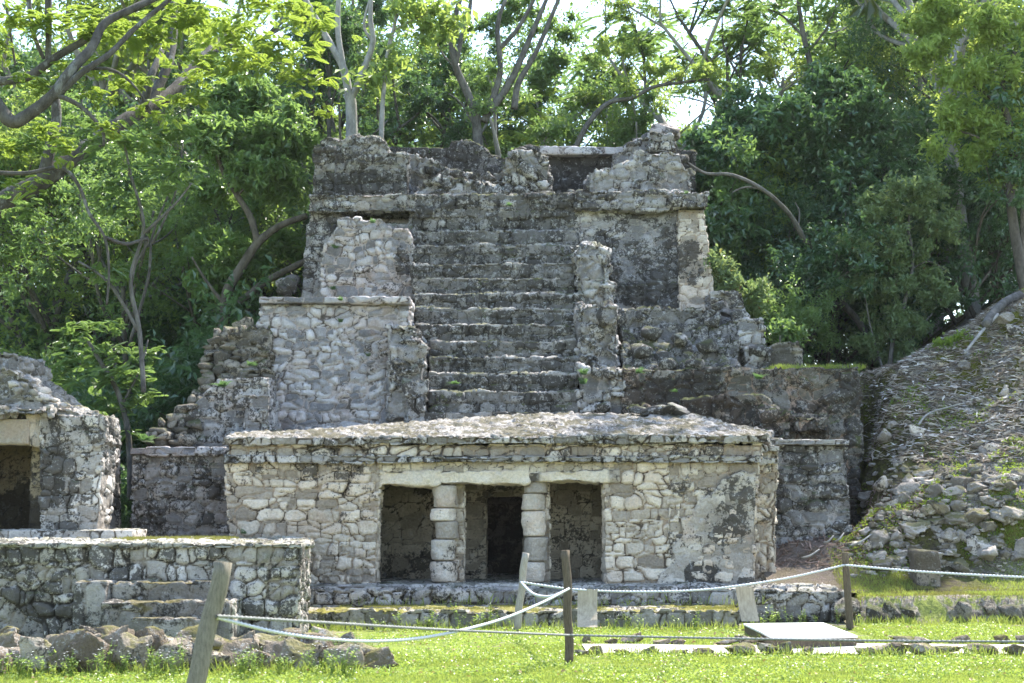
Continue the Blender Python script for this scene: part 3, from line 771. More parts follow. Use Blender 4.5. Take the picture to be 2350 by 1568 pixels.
# lintels
for i, (a0, a1, b) in enumerate([(829, 1012, 1114), (1003, 1213, 1110), (1204, 1418, 1106)]):
    S = Solid(); S.prism([(a0, 1084), (a1, 1080), (a1 + 1, b - 4), (a1 - 6, b), ((a0 + a1) / 2, b - 2), (a0 + 6, b), (a0, b - 6)], YF + 0.0, YF + 0.7)
    weather('lintel', S, 0.02, M['plaster'], tp, cell=(5, 5), seed=110 + i, bulge=0.0, vary=0.0, rough=0.035, big=0.09, bigscale=2.2, stain=lambda c: -0.25 + 0 * c[:, 0])
S = Solid(); S.ub(826, 1058, 1420, 1086, YF + 0.02, YF + 0.75)
weather('upper_band', S, 0.022, M['plaster'], tp, cell=(0.30, 0.16), seed=114, bulge=0.03, vary=0.03, rough=0.015, stain=lambda c: -0.15 + 0 * c[:, 0])
# mouldings
S = Solid(); S.ub(516, 1046, 1746, 1062, YF - 0.13, YF + 0.6); S.ub(1725, 1050, 1790, 1066, YF + 0.32, 27)
weather('lower_moulding', S, 0.022, M['cap'], tp, cell=(0.42, 0.5), seed=115, bulge=0.035, vary=0.05, rough=0.02, big=0.05, bigscale=1.0, jit=0.7)
S = Solid(); S.ub(522, 1019, 1752, 1050, YF - 0.02, YF + 0.9); S.ub(1740, 1030, 1786, 1056, YF + 0.45, 27)
weather('frieze', S, 0.022, M['shrine'], tp, cell=(0.34, 0.24), seed=116, bulge=0.05, vary=0.07, rough=0.02, stain=lambda c: 0.03 + 0 * c[:, 0], mw=0.25)
S = Solid()
S.slab([(513, 1004, YF - 0.16), (1765, 996, YF - 0.16), (1765, 1018, YF - 0.12), (513, 1024, YF - 0.12)], YF + 0.9)
S.slab([(1735, 1018, YF + 0.3), (1792, 1022, YF + 0.3), (1790, 1038, YF + 0.3), (1735, 1038, YF + 0.3)], 27.2)
weather('upper_moulding', S, 0.022, M['cap'], tp, cell=(0.42, 0.6), seed=117, bulge=0.035, vary=0.06, rough=0.02, big=0.05, bigscale=1.0, jit=0.7)
# hipped crust of the roof
S = Solid()
fl = P(518, 1004, YF - 0.08); frt = P(1760, 997, YF - 0.08); bl = P(880, 968, 26.6); br = P(1600, 942, 26.6)
bl2 = P(545, 985, 26.9); br2 = P(1770, 985, 26.9); bm_ = P(1200, 944, 26.7)
zb = fl.z - 0.07
br = P(1600, 950, 26.5); bl = P(880, 970, 26.5); bm_ = P(1230, 951, 26.5); cv = P(1240, 966, 25.3)
br2 = P(1774, 990, 27.3); bl2 = P(540, 992, 27.3)
def back(p): return Vector((p.x, 27.3, p.z - .03))
pts = [fl, frt, br, bm_, bl, cv, br2, bl2, back(br), back(bm_), back(bl)]
vv_ = [S.bm.verts.new(p) for p in pts]
for f in [(0, 1, 5), (1, 2, 5), (2, 3, 5), (3, 4, 5), (4, 0, 5), (1, 6, 8), (1, 8, 2), (0, 4, 10), (0, 10, 7), (2, 8, 9), (2, 9, 3), (3, 9, 10), (3, 10, 4)]:
    S.bm.faces.new([vv_[q] for q in f])
lo = {q: S.bm.verts.new((pts[q].x, pts[q].y, zb)) for q in (0, 1, 6, 8, 9, 10, 7)}
ring = [0, 1, 6, 8, 9, 10, 7]
for a_, b_ in zip(ring, ring[1:] + ring[:1]): S.bm.faces.new((vv_[b_], vv_[a_], lo[a_], lo[b_]))
S.bm.faces.new([lo[q] for q in reversed(ring)])
weather('roof', S, 0.025, M['roof'], tp, cell=(0.20, 0.26), seed=118, bulge=0.02, vary=0.05, rough=0.05, big=0.06, jit=0.9, mw=0.2, warp=0.3,
        stain=lambda c: -0.05 + 0 * c[:, 0])
for i, (u, v, w) in enumerate([(1490, 948, .28), (1530, 945, .32), (1562, 947, .22), (1510, 938, .2), (1550, 938, .17), (1585, 958, .2), (1470, 942, .15)]):
    loose(P(u, v, 26.3), (w * .8, .22, .07), 900 + i, tp, 'loose_slab')
# columns: stacks of drums
def column(u, w, vs, Y, seed):
    cobj = None
    zc = [P(u, v, Y).z for v in vs]
    x = P(u, 1220, Y).x; k = Y / F
    for i in range(len(vs) - 1):
        z1, z0 = zc[i], zc[i + 1]
        acc = Acc()
        r = w * k / 2
        n = 44; m = 22
        V = []
        for j in range(m + 1):
            f = j / m
            rr = r * (1.0 - 0.09 * abs(2 * f - 1) ** 6) * (1 if 0 < j < m else 0.7)
            for q in range(n):
                a = 2 * math.pi * q / n
                c_, s_ = math.cos(a), math.sin(a)
                sq = (abs(c_) ** 2.3 + abs(s_) ** 2.3) ** (-1 / 2.3)
                V.append((x + rr * sq * c_, Y + 0.25 + rr * 1.1 * sq * s_, z0 + (z1 - z0) * (0.005 + 0.99 * f)))
        V = np.array(V)
        ctr = np.array([x, Y + .25, 0])
        d = V - ctr; d[:, 2] = 0; L = np.linalg.norm(d, axis=1, keepdims=True)
        V = V + d / L * (0.055 * fbm(V, 3.6, 4, seed + i) + 0.022 * fbm(V, 12, 4, seed))[:, None]
        V[:, 0] += 0.032 * math.sin(seed + i * 2.3)
        Q = []
        for j in range(m):
            for q in range(n):
                Q.append((j * n + q, j * n + (q + 1) % n, (j + 1) * n + (q + 1) % n, (j + 1) * n + q))
        V = np.vstack([V, [[x, Y + .25, z0], [x, Y + .25, z1]]])
        b0 = (m + 1) * n
        for q in range(n):
            Q.append((b0, (q + 1) % n, q, q)); Q.append((b0 + 1, m * n + q, m * n + (q + 1) % n, m * n + (q + 1) % n))
        acc.add(V, Q, (i * 0.37 + seed * 0.13) % 1)
        if cobj is None:
            cobj = link('column', acc.mesh('column'), M['column'], tp)
        else:
            link('drum', acc.mesh('drum'), M['column'], cobj)
M['column'] = stone_mat('column_stone', (0.36, 0.325, 0.275), (0.60, 0.55, 0.47), (0.3, 0.3, 0.3), thr=0.68, moss=0.1, lichen=0.35, pink=0.35, use_edge=False, seed=21)
column(1019, 55, [1112, 1166, 1196, 1238, 1288, 1338], YF + 0.02, 3)
column(1227, 54, [1104, 1132, 1172, 1232, 1290, 1338], YF + 0.02, 8)
# square pillars set close behind the columns
S = Solid(); S.ub(1040, 1112, 1066, 1345, YF + 0.35, YF + 0.75)
weather('pillar', S, 0.022, M['shrine'], tp, seed=121, **SV)
S = Solid(); S.ub(1244, 1106, 1262, 1345, YF + 0.35, YF + 0.75)
weather('pillar', S, 0.022, M['shrine'], tp, seed=122, **SV)
# inner room
S = Solid()
YB = 25.9
S.ub(830, 1060, 1118, 1345, YB, YB + 0.5, z0=0.3); S.ub(1200, 1060, 1430, 1345, YB, YB + 0.5, z0=0.3); S.ub(1100, 1060, 1220, 1140, YB, YB + .5)
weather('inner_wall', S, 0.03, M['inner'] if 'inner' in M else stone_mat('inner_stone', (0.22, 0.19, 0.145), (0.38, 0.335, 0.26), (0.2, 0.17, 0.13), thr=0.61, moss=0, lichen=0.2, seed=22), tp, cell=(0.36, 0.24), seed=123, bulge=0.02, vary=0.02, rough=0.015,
        stain=lambda c: 0.10 * blob(c, 950, 1320, 25.9, 90, 50) + 0.0)
a = P(519, 1058, YF); b = P(1742, 1058, YF)
S = Solid(); S.box(a.x + .1, b.x - .1, YF + 0.65, 27.4, P(1000, 1100, YF).z, P(1000, 1050, YF).z)
S.box(a.x + .3, b.x - .1, YF + .7, 27.3, P(1000, 1060, YF).z, P(1000, 1012, YF).z)
weather('ceiling', S, 0.05, M['shrine'], tp, seed=124)
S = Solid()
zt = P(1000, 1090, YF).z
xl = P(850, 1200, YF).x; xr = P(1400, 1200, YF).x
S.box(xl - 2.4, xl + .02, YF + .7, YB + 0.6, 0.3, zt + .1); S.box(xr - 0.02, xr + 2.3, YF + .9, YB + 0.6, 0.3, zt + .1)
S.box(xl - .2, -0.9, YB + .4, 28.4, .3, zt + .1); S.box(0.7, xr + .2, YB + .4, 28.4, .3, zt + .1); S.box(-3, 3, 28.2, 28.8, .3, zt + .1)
weather('inner_wall', S, 0.05, M['innerdark'] if 'innerdark' in M else stone_mat('dark_inner_stone', (0.10, 0.09, 0.075), (0.18, 0.16, 0.13), (0.1, 0.09, 0.07), thr=0.5, moss=0, lichen=0.1, seed=23), tp, seed=125)  # darker stone for the gallery sides and inner chamber

# ---- temple terrace with its two broad steps
tr = empty('stone_terrace', (1, 23, 0), 'long low mossy terrace with two broad steps in front of the low temple', 'terrace')
S = Solid()
zf = P(1000, 1341, 23.6).z
a = P(700, 1341, 23.4); b = P(1800, 1341, 23.4)
S.box(-6.6, 4.72, 23.42, 29, -0.1, zf); 
weather('temple_floor', S, 0.04, M['cap'], tr, cell=(0.5, 0.3), seed=131, bulge=0.03, vary=0.03, big=0.03, rough=0.02)
S = Solid(); a = P(715, 1353, 22.9); b = P(1940, 1355, 22.9)
S.box(-5.9, b.x, 22.9, 24.0, -0.1, a.z)
S.box(2.5, b.x - .05, 23.3, 23.9, -0.1, a.z + .06)
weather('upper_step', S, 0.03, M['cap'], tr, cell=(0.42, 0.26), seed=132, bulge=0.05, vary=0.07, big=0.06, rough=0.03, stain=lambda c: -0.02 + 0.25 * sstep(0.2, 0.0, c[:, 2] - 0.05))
S = Solid(); a = P(715, 1400, 21.7); b = P(1700, 1400, 21.7)
S.box(-5.9, b.x, 21.7, 23.6, -0.1, a.z)
weather('lower_step', S, 0.03, stone_mat('mossy_step', (0.2, 0.19, 0.16), (0.38, 0.36, 0.31), (0.15, 0.13, 0.09), thr=0.60, moss=0.9, mosscol=(0.20, 0.19, 0.035), lichen=0.3, seed=24), tr, cell=(0.46, 0.26), seed=133, bulge=0.05, vary=0.06, big=0.06, rough=0.03)
# bank stones east of the terrace
acc = Acc(); rng = np.random.RandomState(8); x = b.x + 0.5
x = 5.3
while x < 9.2:
    w = rng.uniform(.18, .4)
    rock_into(acc, (x, 22.7 + rng.uniform(-.12, .12), 0.14 + rng.uniform(-.05, .08)), (w * .75, .26, rng.uniform(.15, .24)), int(x * 100), sub=3, cuts=16, rough=.2); x += w * 1.05
kerb = link('kerb_wall', acc.mesh('kerb_wall'), M['rubble']); tag(kerb, 'low broken kerb of dark stones along the grass at the right of the terrace', 'kerb')

# ================================================================== LEFT PLATFORM AND TEMPLE
pl = empty('stone_platform', (-5.5, 20, 0), 'chest-high mottled stone platform with small stairs, in the left foreground', 'platform')
YP = 19.5
S = Solid()
z1 = P(100, 1250, YP).z; xr_ = P(688, 1250, YP).x; xr2 = P(714, 1250, 20.6).x
plan = [(-9, YP), (xr_, YP), (xr2, 20.6), (P(700, 1250, 24.4).x, 24.4), (-9, 24.4)]
def pslab(S, pl, a, b):
    A = [S.bm.verts.new((x, y, a)) for x, y in pl]; B = [S.bm.verts.new((x, y, b)) for x, y in pl]; n = len(pl)
    S.bm.faces.new(A); S.bm.faces.new(list(reversed(B)))
    for i in range(n): S.bm.faces.new((A[(i + 1) % n], A[i], B[i], B[(i + 1) % n]))
pslab(S, plan, -0.15, z1)
def stPl(co): return 0.05 + 0.10 * fbm(co, 1.2, 3, 8)
weather('retaining_wall', S, 0.024, M['plat'], pl, cell=(0.30, 0.26), seed=141, bulge=0.05, vary=0.055, fine_mix=.3, rough=0.025, big=0.05, stain=stPl, mw=0.22, jit=0.8, power=3.0, wvar=0.5)
S = Solid(); z1 = P(100, 1250, YP).z
pslab(S, [(-9, YP - .04), (xr_ + .03, YP - .04), (xr2 + .03, 20.6), (P(700, 1250, 24.4).x, 24.5), (-9, 24.5)], z1 - .05, z1 + .02)
weather('coping', S, 0.024, stone_mat('mossy_coping', (0.28, 0.27, 0.24), (0.42, 0.41, 0.37), (0.2, 0.18, 0.14), thr=0.62, moss=0.35, mosscol=(0.12, 0.12, 0.03), lichen=0.5, seed=25), pl, cell=(0.25, 0.3), seed=143, bulge=0.03, vary=0.05, rough=0.03, big=0.06)
ms = stone_mat('stair_stone', (0.18, 0.17, 0.15), (0.33, 0.315, 0.28), (0.22, 0.2, 0.17), thr=0.57, moss=0.7, mosscol=(0.13, 0.11, 0.03), lichen=0.4, seed=26)
for i, (u0, u1, v0, Y) in enumerate([(235, 485, 1337, 19.05), (232, 532, 1380, 18.7), (300, 490, 1420, 18.4)]):
    S = Solid(); a = P(u0, v0, Y); b = P(u1, v0, Y); S.box(a.x, b.x, Y, 19.6, -0.1, a.z)
    weather('stair_step', S, 0.024, ms, pl, cell=(0.5, 0.4), seed=145 + i, bulge=0.03, vary=0.03, rough=0.02, big=0.04)
S = Solid(); a = P(170, 1337, 18.95); b = P(243, 1337, 18.95); S.box(a.x, b.x, 18.85, 19.6, -0.1, a.z, batter=0.15)
weather('stair_cheek', S, 0.024, ms, pl, cell=(0.8, 0.8), seed=149, bulge=0.01, vary=0.02, big=0.05, stain=lambda c: 0.08 * fbm(c, 2, 3, 4))

lt = empty('ruined_temple', (-8, 24, 1.3), 'ruined roofless stone temple with a dark doorway, cut off by the left edge', 'temple')
YL = 23.4
S = Solid(); S.ub(-250, 1217, 304, 1245, YL - 0.35, 23.9)
weather('base_course', S, 0.025, M['plat'], lt, cell=(0.55, 0.4), seed=151, bulge=0.02, vary=0.02, rough=0.02, big=0.03)
S = Solid()
S.slab([(92, 950, YL), (238, 955, YL), (226, 1225, YL - .02), (92, 1225, YL)], 24.15); S.slab([(92, 950, 24.1), (200, 950, 24.1), (200, 1225, 24.1), (92, 1225, 24.1)], 26.3)
S.prism([(212, 952), (244, 954), (244, 1016), (230, 1024), (212, 1024)], YL - 0.06, 24.15)
S.ub(-250, 940, -120, 1225, YL, 26.3)
S.ub(-250, 1020, -120, 1225, YL, 26.3)
def stL(co): return 0.02 + 0.22 * blob(co, 120, 1060, YL, 35, 90, 5) - 0.15 * blob(co, 250, 1130, YL, 25, 100, 6)
weather('front_wall', S, 0.025, M['plat'], lt, cell=(0.30, 0.26), seed=152, bulge=0.035, vary=0.04, rough=0.035, big=0.07, stain=stL, mw=0.16, jit=0.8, power=3.5, wvar=0.5)
S = Solid(); S.ub(-250, 962, 64, 1020, YL - 0.02, YL + 0.6)
weather('lintel', S, 0.025, M['plaster'], lt, cell=(4, 4), seed=153, bulge=0, vary=0, rough=0.012, big=0.03, stain=lambda c: -0.3 + 0 * c[:, 0])
S = Solid(); S.prism([(56, 950), (110, 950), (110, 1030), (72, 1022), (64, 990)], YL + 0.02, YL + 0.8)
weather('jamb', S, 0.025, M['plaster'], lt, cell=(0.5, 0.5), seed=154, bulge=0.01, vary=0.02, big=0.05)
S = Solid(); S.ub(-250, 935, 118, 952, YL - 0.22, YL + 0.8); 
S.prism([(-250, 952), (-250, 820), (20, 845), (70, 870), (80, 895), (100, 915), (140, 940), (236, 950), (236, 962), (-250, 962)], YL + 0.12, 24.2); S.prism([(-250, 962), (-250, 830), (20, 850), (70, 880), (100, 912), (150, 945), (150, 962)], 24.1, 26.2)
S.prism([(-250, 900), (-250, 800), (30, 812), (45, 822), (45, 880)], YL + 1.2, 26.2)
weather('broken_roof', S, 0.028, M['roof'], lt, cell=(0.36, 0.2), seed=155, bulge=0.07, vary=0.10, rough=0.05, big=0.07, bigscale=1.5, jit=0.9, chip=0.03, stain=lambda c: -0.1 + 0 * c[:, 0])
S = Solid(); S.ub(-250, 1010, 110, 1225, 25.2, 25.7); S.ub(70, 1010, 130, 1225, YL + .4, 25.6); S.ub(-250, 960, 110, 1000, YL + .5, 25.6)
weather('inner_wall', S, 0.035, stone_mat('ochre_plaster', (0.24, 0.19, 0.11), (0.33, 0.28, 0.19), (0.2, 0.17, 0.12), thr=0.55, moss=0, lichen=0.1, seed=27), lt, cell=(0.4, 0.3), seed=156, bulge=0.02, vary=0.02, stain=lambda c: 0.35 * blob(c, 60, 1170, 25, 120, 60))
acc = Acc(); rng = np.random.RandomState(12)
for i in range(34):
    u = rng.uniform(-30, 205); v = np.interp(u, [0, 80, 130, 230], [862, 885, 930, 948]) + rng.uniform(-4, 22)
    r = rng.uniform(.08, .19)
    rock_into(acc, P(u, v, rng.uniform(23.6, 24.4)), (r * 1.3, r, r * .6), 1200 + i)
link('roof_rubble', acc.mesh('roof_rubble'), M['rock'], lt)
# flat stones set at the sides of temple steps: tall grass row etc. come with vegetation

# ================================================================== BOULDERS
M['boulder'] = stone_mat('brown_limestone', (0.15, 0.12, 0.085), (0.36, 0.315, 0.25), (0.1, 0.1, 0.1), thr=0.60, moss=0.7, mosscol=(0.12, 0.12, 0.03), lichen=0.55, use_edge=False, seed=15)
rock_me = [rock_mesh('boulder', 400 + k, 1, 0.85, 0.8, sub=4, cuts=18 + k * 2, rough=0.30, mat=M['boulder']) for k in range(7)]
def boulder(u, vbase, wpx, hpx, Y, k, label, group=None, name='boulder', z=None, depth=0.8, cat='boulder', rz=0.0):
    me = rock_me[k % 7]
    o = bpy.data.objects.new(name, me); COL.objects.link(o)
    p = P(u, vbase, Y); kk = Y / F
    zz = p.z if z is None else z
    h = hpx * kk / 2
    o.location = (p.x, Y, zz + h * 0.9)
    o.scale = (wpx * kk / 2 * 1.25, wpx * kk / 2 * depth * 1.1, h * 1.5)
    o.rotation_euler = (0.1 * math.sin(k * 3), 0.15 * math.sin(k * 5 + u), rz + 0.5 * math.sin(k * 7 + u))
    return tag(o, label, cat, group)
ORD = ['first', 'second', 'third', 'fourth', 'fifth', 'sixth', 'seventh', 'eighth', 'ninth', 'tenth', 'eleventh', 'twelfth', 'thirteenth', 'fourteenth', 'fifteenth', 'sixteenth', 'seventeenth', 'eighteenth']
BG = 'boulders piled in front of the left platform'
row = [(45, 1530, 120, 80, 16.2, 'brown boulder at the far left end of the pile'), (160, 1545, 110, 125, 15.8, 'tall grey boulder with a ridge, left part of the pile'), (245, 1560, 110, 128, 15.4, 'big upright brown boulder in the middle of the pile'),
       (330, 1545, 90, 100, 15.6, 'grey boulder left of the leaning post'), (395, 1530, 110, 90, 15.9, 'wide mossy boulder directly left of the leaning post'), (560, 1540, 90, 95, 15.6, 'dark boulder just right of the leaning post'),
       (640, 1535, 110, 85, 15.7, 'squarish brown boulder right of the leaning post'), (715, 1520, 100, 85, 16.0, 'grey boulder near the right end of the pile'), (790, 1515, 100, 70, 16.2, 'brown boulder second from the right end of the pile'), (850, 1512, 70, 62, 16.4, 'small dark boulder ending the pile on the right')]
rg = np.random.RandomState(17)
big = {2: row[1][5], 4: row[2][5], 6: row[3][5]}
us = [-5, 48, 100, 155, 205, 255, 305, 350, 398, 470, 535, 590, 640, 690, 735, 785, 835, 862]
for i, u in enumerate(us):
    h = float(np.interp(u, [0, 80, 150, 330, 400, 560, 700, 862], [80, 88, 118, 118, 100, 92, 85, 66])) * rg.uniform(.85, 1.12)
    w = rg.uniform(80, 112)
    boulder(u, 1540, w, h, 15.5 + rg.uniform(-.15, .35) + (0.3 if u > 600 else 0), i, 'rough mossy brown boulder, %s from the left in the front row of the pile' % ORD[i], BG, z=-0.06, depth=0.7)
us = [10, 75, 140, 200, 262, 320, 380, 440, 505, 560, 620, 675]
for i, u in enumerate(us):
    boulder(u, 1478, rg.uniform(80, 120), rg.uniform(62, 82), 16.9 + rg.uniform(-.3, .4), i + 3, 'flat-topped grey boulder, %s from the left in the row behind the front boulders' % ORD[i], BG, z=-0.03, depth=0.9)
boulder(757, 1478, 95, 62, 17.6, 2, 'pale rounded boulder beside the platform corner, right of the pile', BG, z=-0.02)
for i, (u, w, h) in enumerate([(60, 60, 20), (150, 70, 24), (340, 60, 20), (430, 50, 18), (480, 60, 22), (590, 60, 26), (650, 50, 22)]):
    boulder(u, 1455, w, h, 18.0, i + 1, 'small flat stone at the left platform foot, %s from the left' % ORD[i], 'flat stones at the platform foot', name='stone', cat='stone', z=0.05)
for i in range(26):
    rng = np.random.RandomState(i + 60); u = rng.uniform(-20, 860); Y = rng.uniform(16.2, 17.6)
    boulder(u, 1500, rng.uniform(30, 60), rng.uniform(18, 40), Y, i, 'small rough stone among the boulders before the left platform', 'small stones among the boulders', name='stone', cat='stone', z=rng.uniform(0.0, 0.22))
# path edging stones
def edge_row(us, v, Y, label, group, seed, hh=(14, 28)):
    rng = np.random.RandomState(seed)
    for i, (u, w) in enumerate(us):
        boulder(u, v, w, rng.uniform(*hh), Y + rng.uniform(-.08, .08), i + seed, label % ORD[i], group, name='edging_stone', cat='edging stone', z=0.0, depth=0.55)
edge_row([(1345, 24), (1405, 40), (1450, 60), (1520, 50), (1560, 40), (1668, 56), (1714, 50), (1760, 60), (1810, 60), (1860, 70), (1905, 60), (1960, 70), (2075, 60), (2120, 50), (2200, 60), (2300, 50), (2345, 40)], 1465, 18.85,
         'brown edging stone, %s from the left along the far side of the path', 'stones along the far edge of the path', 3)
edge_row([(1335, 30), (1365, 40), (1430, 50), (1490, 40), (1560, 50), (1620, 60), (1700, 70), (1770, 60), (1800, 40), (1855, 40), (1980, 50), (2022, 60), (2062, 60), (2110, 76), (2170, 74), (2250, 90), (2330, 60)], 1495, 17.3,
         'mossy edging stone, %s from the left along the near side of the path', 'stones along the near edge of the path', 9, (16, 34))

# hill rocks
hill_me = []
for m_ in rock_me:
    c_ = m_.copy(); c_.materials.clear(); c_.materials.append(M['rock']); hill_me.append(c_)
rng = np.random.RandomState(77)
def hill_at(u, v):
    """march the view ray until it meets the hillside"""
    for Y in np.arange(23.6, 34, 0.06):
        p = P(u, v, Y)
        if p.x > 5.2 and p.z < hz1(p.x, Y): return p
    return None
named = [(2260, 1265, 75, 70, 'large pale boulder low on the hillside, near the right edge'), (2345, 1265, 40, 60, 'grey boulder cut off by the right edge, at the hill foot'), (2075, 1150, 60, 60, 'leaning pale rock slab on the lower hill bank'), (2120, 1090, 55, 32, 'flat pale rock above the leaning slab on the hill'),
         (2010, 1280, 60, 36, 'brown boulder at the foot of the hill beside the gully'), (2060, 1290, 60, 34, 'rounded grey boulder at the hill foot, left of the square stone'), (2190, 1130, 50, 36, 'brown rock half buried in the middle of the hillside'), (2290, 1030, 50, 30, 'grey rock in mid hill near the right edge'),
         (2240, 1180, 60, 26, 'flat layered rock on the lower hillside'), (2150, 1195, 66, 24, 'long flat ledge rock on the bank of the hill'), (2330, 960, 44, 26, 'grey rock high on the hill at the right edge'), (2130, 1170, 34, 28, 'small white rock on the bank above the square stone'), (2220, 840, 40, 24, 'mossy rock near the crest of the hill'),
         (2310, 730, 60, 40, 'big grey rock on the very crest of the hill'), (2335, 760, 50, 30, 'grey rock just under the hill crest at the right edge'), (2290, 1120, 50, 24, 'pale flat rock in the right half of the lower hill')]
for i, (u, v, w, h, lb) in enumerate(named):
    p = hill_at(u, v)
    if p is None: continue
    boulder(u, v + h / 2, w, h, p.y, i + 2, lb, None, depth=0.9).data = hill_me[(i + 2) % 7]
nrk = 0
for i in range(900):
    u = rng.uniform(1960, 2349); v = rng.uniform(800, 1310)
    if rng.rand() > 0.12 + 0.88 * sstep(1000, 1160, np.array(v)): continue
    if nrk >= 230: break
    p = hill_at(u, v)
    if p is None: continue
    r = rng.uniform(.06, .17) * (1.6 if rng.rand() < .22 else .8) * (1.15 if v > 1100 else .8)
    o = bpy.data.objects.new('rubble_rock', hill_me[i % 7]); COL.objects.link(o)
    o.location = (p.x, p.y, hz1(p.x, p.y) + r * .15); o.scale = (r * 1.25, r, r * rng.uniform(.6, .95)); o.rotation_euler = (rng.uniform(-.4, .4), rng.uniform(-.4, .4), rng.uniform(0, 6))
    tag(o, '%s pale rock %s' % ('large' if r > .125 else 'middling' if r > .08 else 'small', ('left of the square stone' if u < 2060 else 'above the square stone block' if u < 2150 else 'in the middle of the rubble hill' if u < 2260 else 'near the right edge of the rubble hill') + (', high on the slope' if v < 1000 else ', halfway down' if v < 1140 else ', near the foot')), 'rock', 'loose rocks on the hillside'); nrk += 1

# ================================================================== ROPE FENCE, BOARDS, STUMP, LOG
woodm = plain_mat('weathered_post_wood', (0.10, 0.085, 0.06), (0.22, 0.195, 0.15), 14, (6, 6, 0.6), bump=0.5, dist=0.006)
wooddark = plain_mat('dark_post_wood', (0.06, 0.045, 0.03), (0.15, 0.115, 0.08), 14, (6, 6, 0.6), bump=0.5, dist=0.006)
woodpale = plain_mat('pale_post_wood', (0.22, 0.19, 0.155), (0.38, 0.34, 0.29), 14, (6, 6, 0.6), bump=0.4, dist=0.005)
boardm = plain_mat('bleached_board', (0.26, 0.21, 0.155), (0.42, 0.355, 0.27), 6, (5, 5, 0.5), bump=0.3, dist=0.004)
ropem = plain_mat('white_rope', (0.42, 0.43, 0.45), (0.60, 0.61, 0.62), 60, bump=0.6, dist=0.004)
ropedark = plain_mat('old_grey_rope', (0.13, 0.13, 0.12), (0.30, 0.30, 0.28), 60, bump=0.6, dist=0.004)
def post(pt, pb, r, mat, label, seed, rneck=None):
    acc = Acc()
    c = [pb + (pt - pb) * f for f in np.linspace(0, 1, 14)]
    c = [p + Vector((0.008 * math.sin(seed + i), 0.008 * math.cos(seed * 2 + i * .7), 0)) for i, p in enumerate(c)]
    fn = lambda f: r * (1.06 - 0.08 * f) * (1 - 0.22 * math.exp(-((f - rneck) / 0.02) ** 2) if rneck else 1)
    if rneck: c = [pb + (pt - pb) * f for f in np.linspace(0, 1, 60)]
    tube(acc, c, r, r, n=16, sub=1, rough=0.05, seed=seed, smooth_pts=False, rfun=fn)
    o = link('fence_post', acc.mesh('fence_post'), mat)
    for p in o.data.polygons: p.use_smooth = len(p.vertices) == 4
    return tag(o, label, 'post', 'rope fence posts')
A_t = P(514, 1290, 10.9); A_b = P(414, 1672, 10.7); A_b.z = min(A_b.z, -0.05)
post(A_t, A_b, 0.068, woodm, 'thick grey wooden post leaning to the right, nearest of the fence posts', 3)
B_t = P(1299, 1263, 16.3); B_b = P(1307, 1530, 16.3)
post(B_t, B_b, 0.048, wooddark, 'straight brown wooden post in the grass before the doorway', 5)
C_t = P(1206, 1269, 21.0); C_b = P(1186, 1448, 21.0)
post(C_t, C_b, 0.052, woodpale, 'pale thin wooden post leaning right in front of the second temple column', 7)
D_t = P(1939, 1268, 21.4); D_b = P(1951, 1446, 21.4)
post(D_t, D_b, 0.052, wooddark, 'dark notched wooden post at the right end of the terrace steps', 9, rneck=0.83)
def rope(pts, r, mat, label):
    acc = Acc()
    c = spline(pts, 14)
    m = len(c)
    # twisted strands: radius varies round the rope along its length
    n = 8; V = []; prev = None; L = 0
    for i, p in enumerate(c):
        d = (c[min(i + 1, m - 1)] - c[max(i - 1, 0)]).normalized()
        sx = d.cross(Vector((0, 0, 1))).normalized(); t = d.cross(sx)
        if i: L += (p - c[i - 1]).length
        for k in range(n):
            a = 2 * math.pi * k / n
            rr = r * (1 + 0.26 * math.cos(3 * a + L * 120))
            V.append(tuple(p + (sx * math.cos(a) + t * math.sin(a)) * rr))
    Q = [(i * n + k, i * n + (k + 1) % n, (i + 1) * n + (k + 1) % n, (i + 1) * n + k) for i in range(m - 1) for k in range(n)]
    acc.add(V, Q)
    o = link('rope', acc.mesh('rope'), mat)
    return tag(o, label, 'rope', 'fence ropes')
def sag(p, q, mids):
    """points (u, v) between two ends; distance interpolated along the way"""
    u0, v0, Y0 = p; u1, v1, Y1 = q
    pts = [P(*p)]
    for (u, v) in mids:
        f = (u - u0) / (u1 - u0)
        Y = 1.0 / ((1 - f) / Y0 + f / Y1)
        pts.append(P(u, v, Y))
    pts.append(P(*q)); 
    out = []
    for i in range(len(pts) - 1):
        n = max(2, int((pts[i + 1] - pts[i]).length / 0.25))
        for k in range(n): out.append((i + k / n))
    sp = spline(pts, 12)
    return sp
def rope2(a, b, mids, r, mat, label):
    sp = sag(a, b, mids)
    # resample finely so the twist shows
    out = [sp[0]]
    for p, q in zip(sp[:-1], sp[1:]):
        n = max(1, int((q - p).length / 0.10))
        for k in range(1, n + 1): out.append(p + (q - p) * (k / n))
    return rope(out[::2] if len(out) > 400 else out, r, mat, label)
rope2((497, 1414, 10.78), (1306, 1458, 16.2), [(760, 1430), (1030, 1446)], 0.012, ropedark, 'taut grey rope running from the near leaning post to the brown post')
rope2((1306, 1458, 16.2), (2420, 1473, 15.6), [(1600, 1464), (1950, 1470), (2200, 1472)], 0.012, ropedark, 'low grey rope running right from the brown post over the gravel path')
rope2((497, 1417, 10.8), (1306, 1351, 16.22), [(640, 1452), (770, 1468), (880, 1471), (1000, 1459), (1140, 1425), (1240, 1385)], 0.0135, ropem, 'slack white rope drooping between the near leaning post and the brown post')
rope2((1306, 1351, 16.25), (1195, 1336, 20.95), [(1283, 1363), (1255, 1370), (1222, 1362)], 0.017, ropem, 'short white rope loop between the brown post and the pale leaning post')
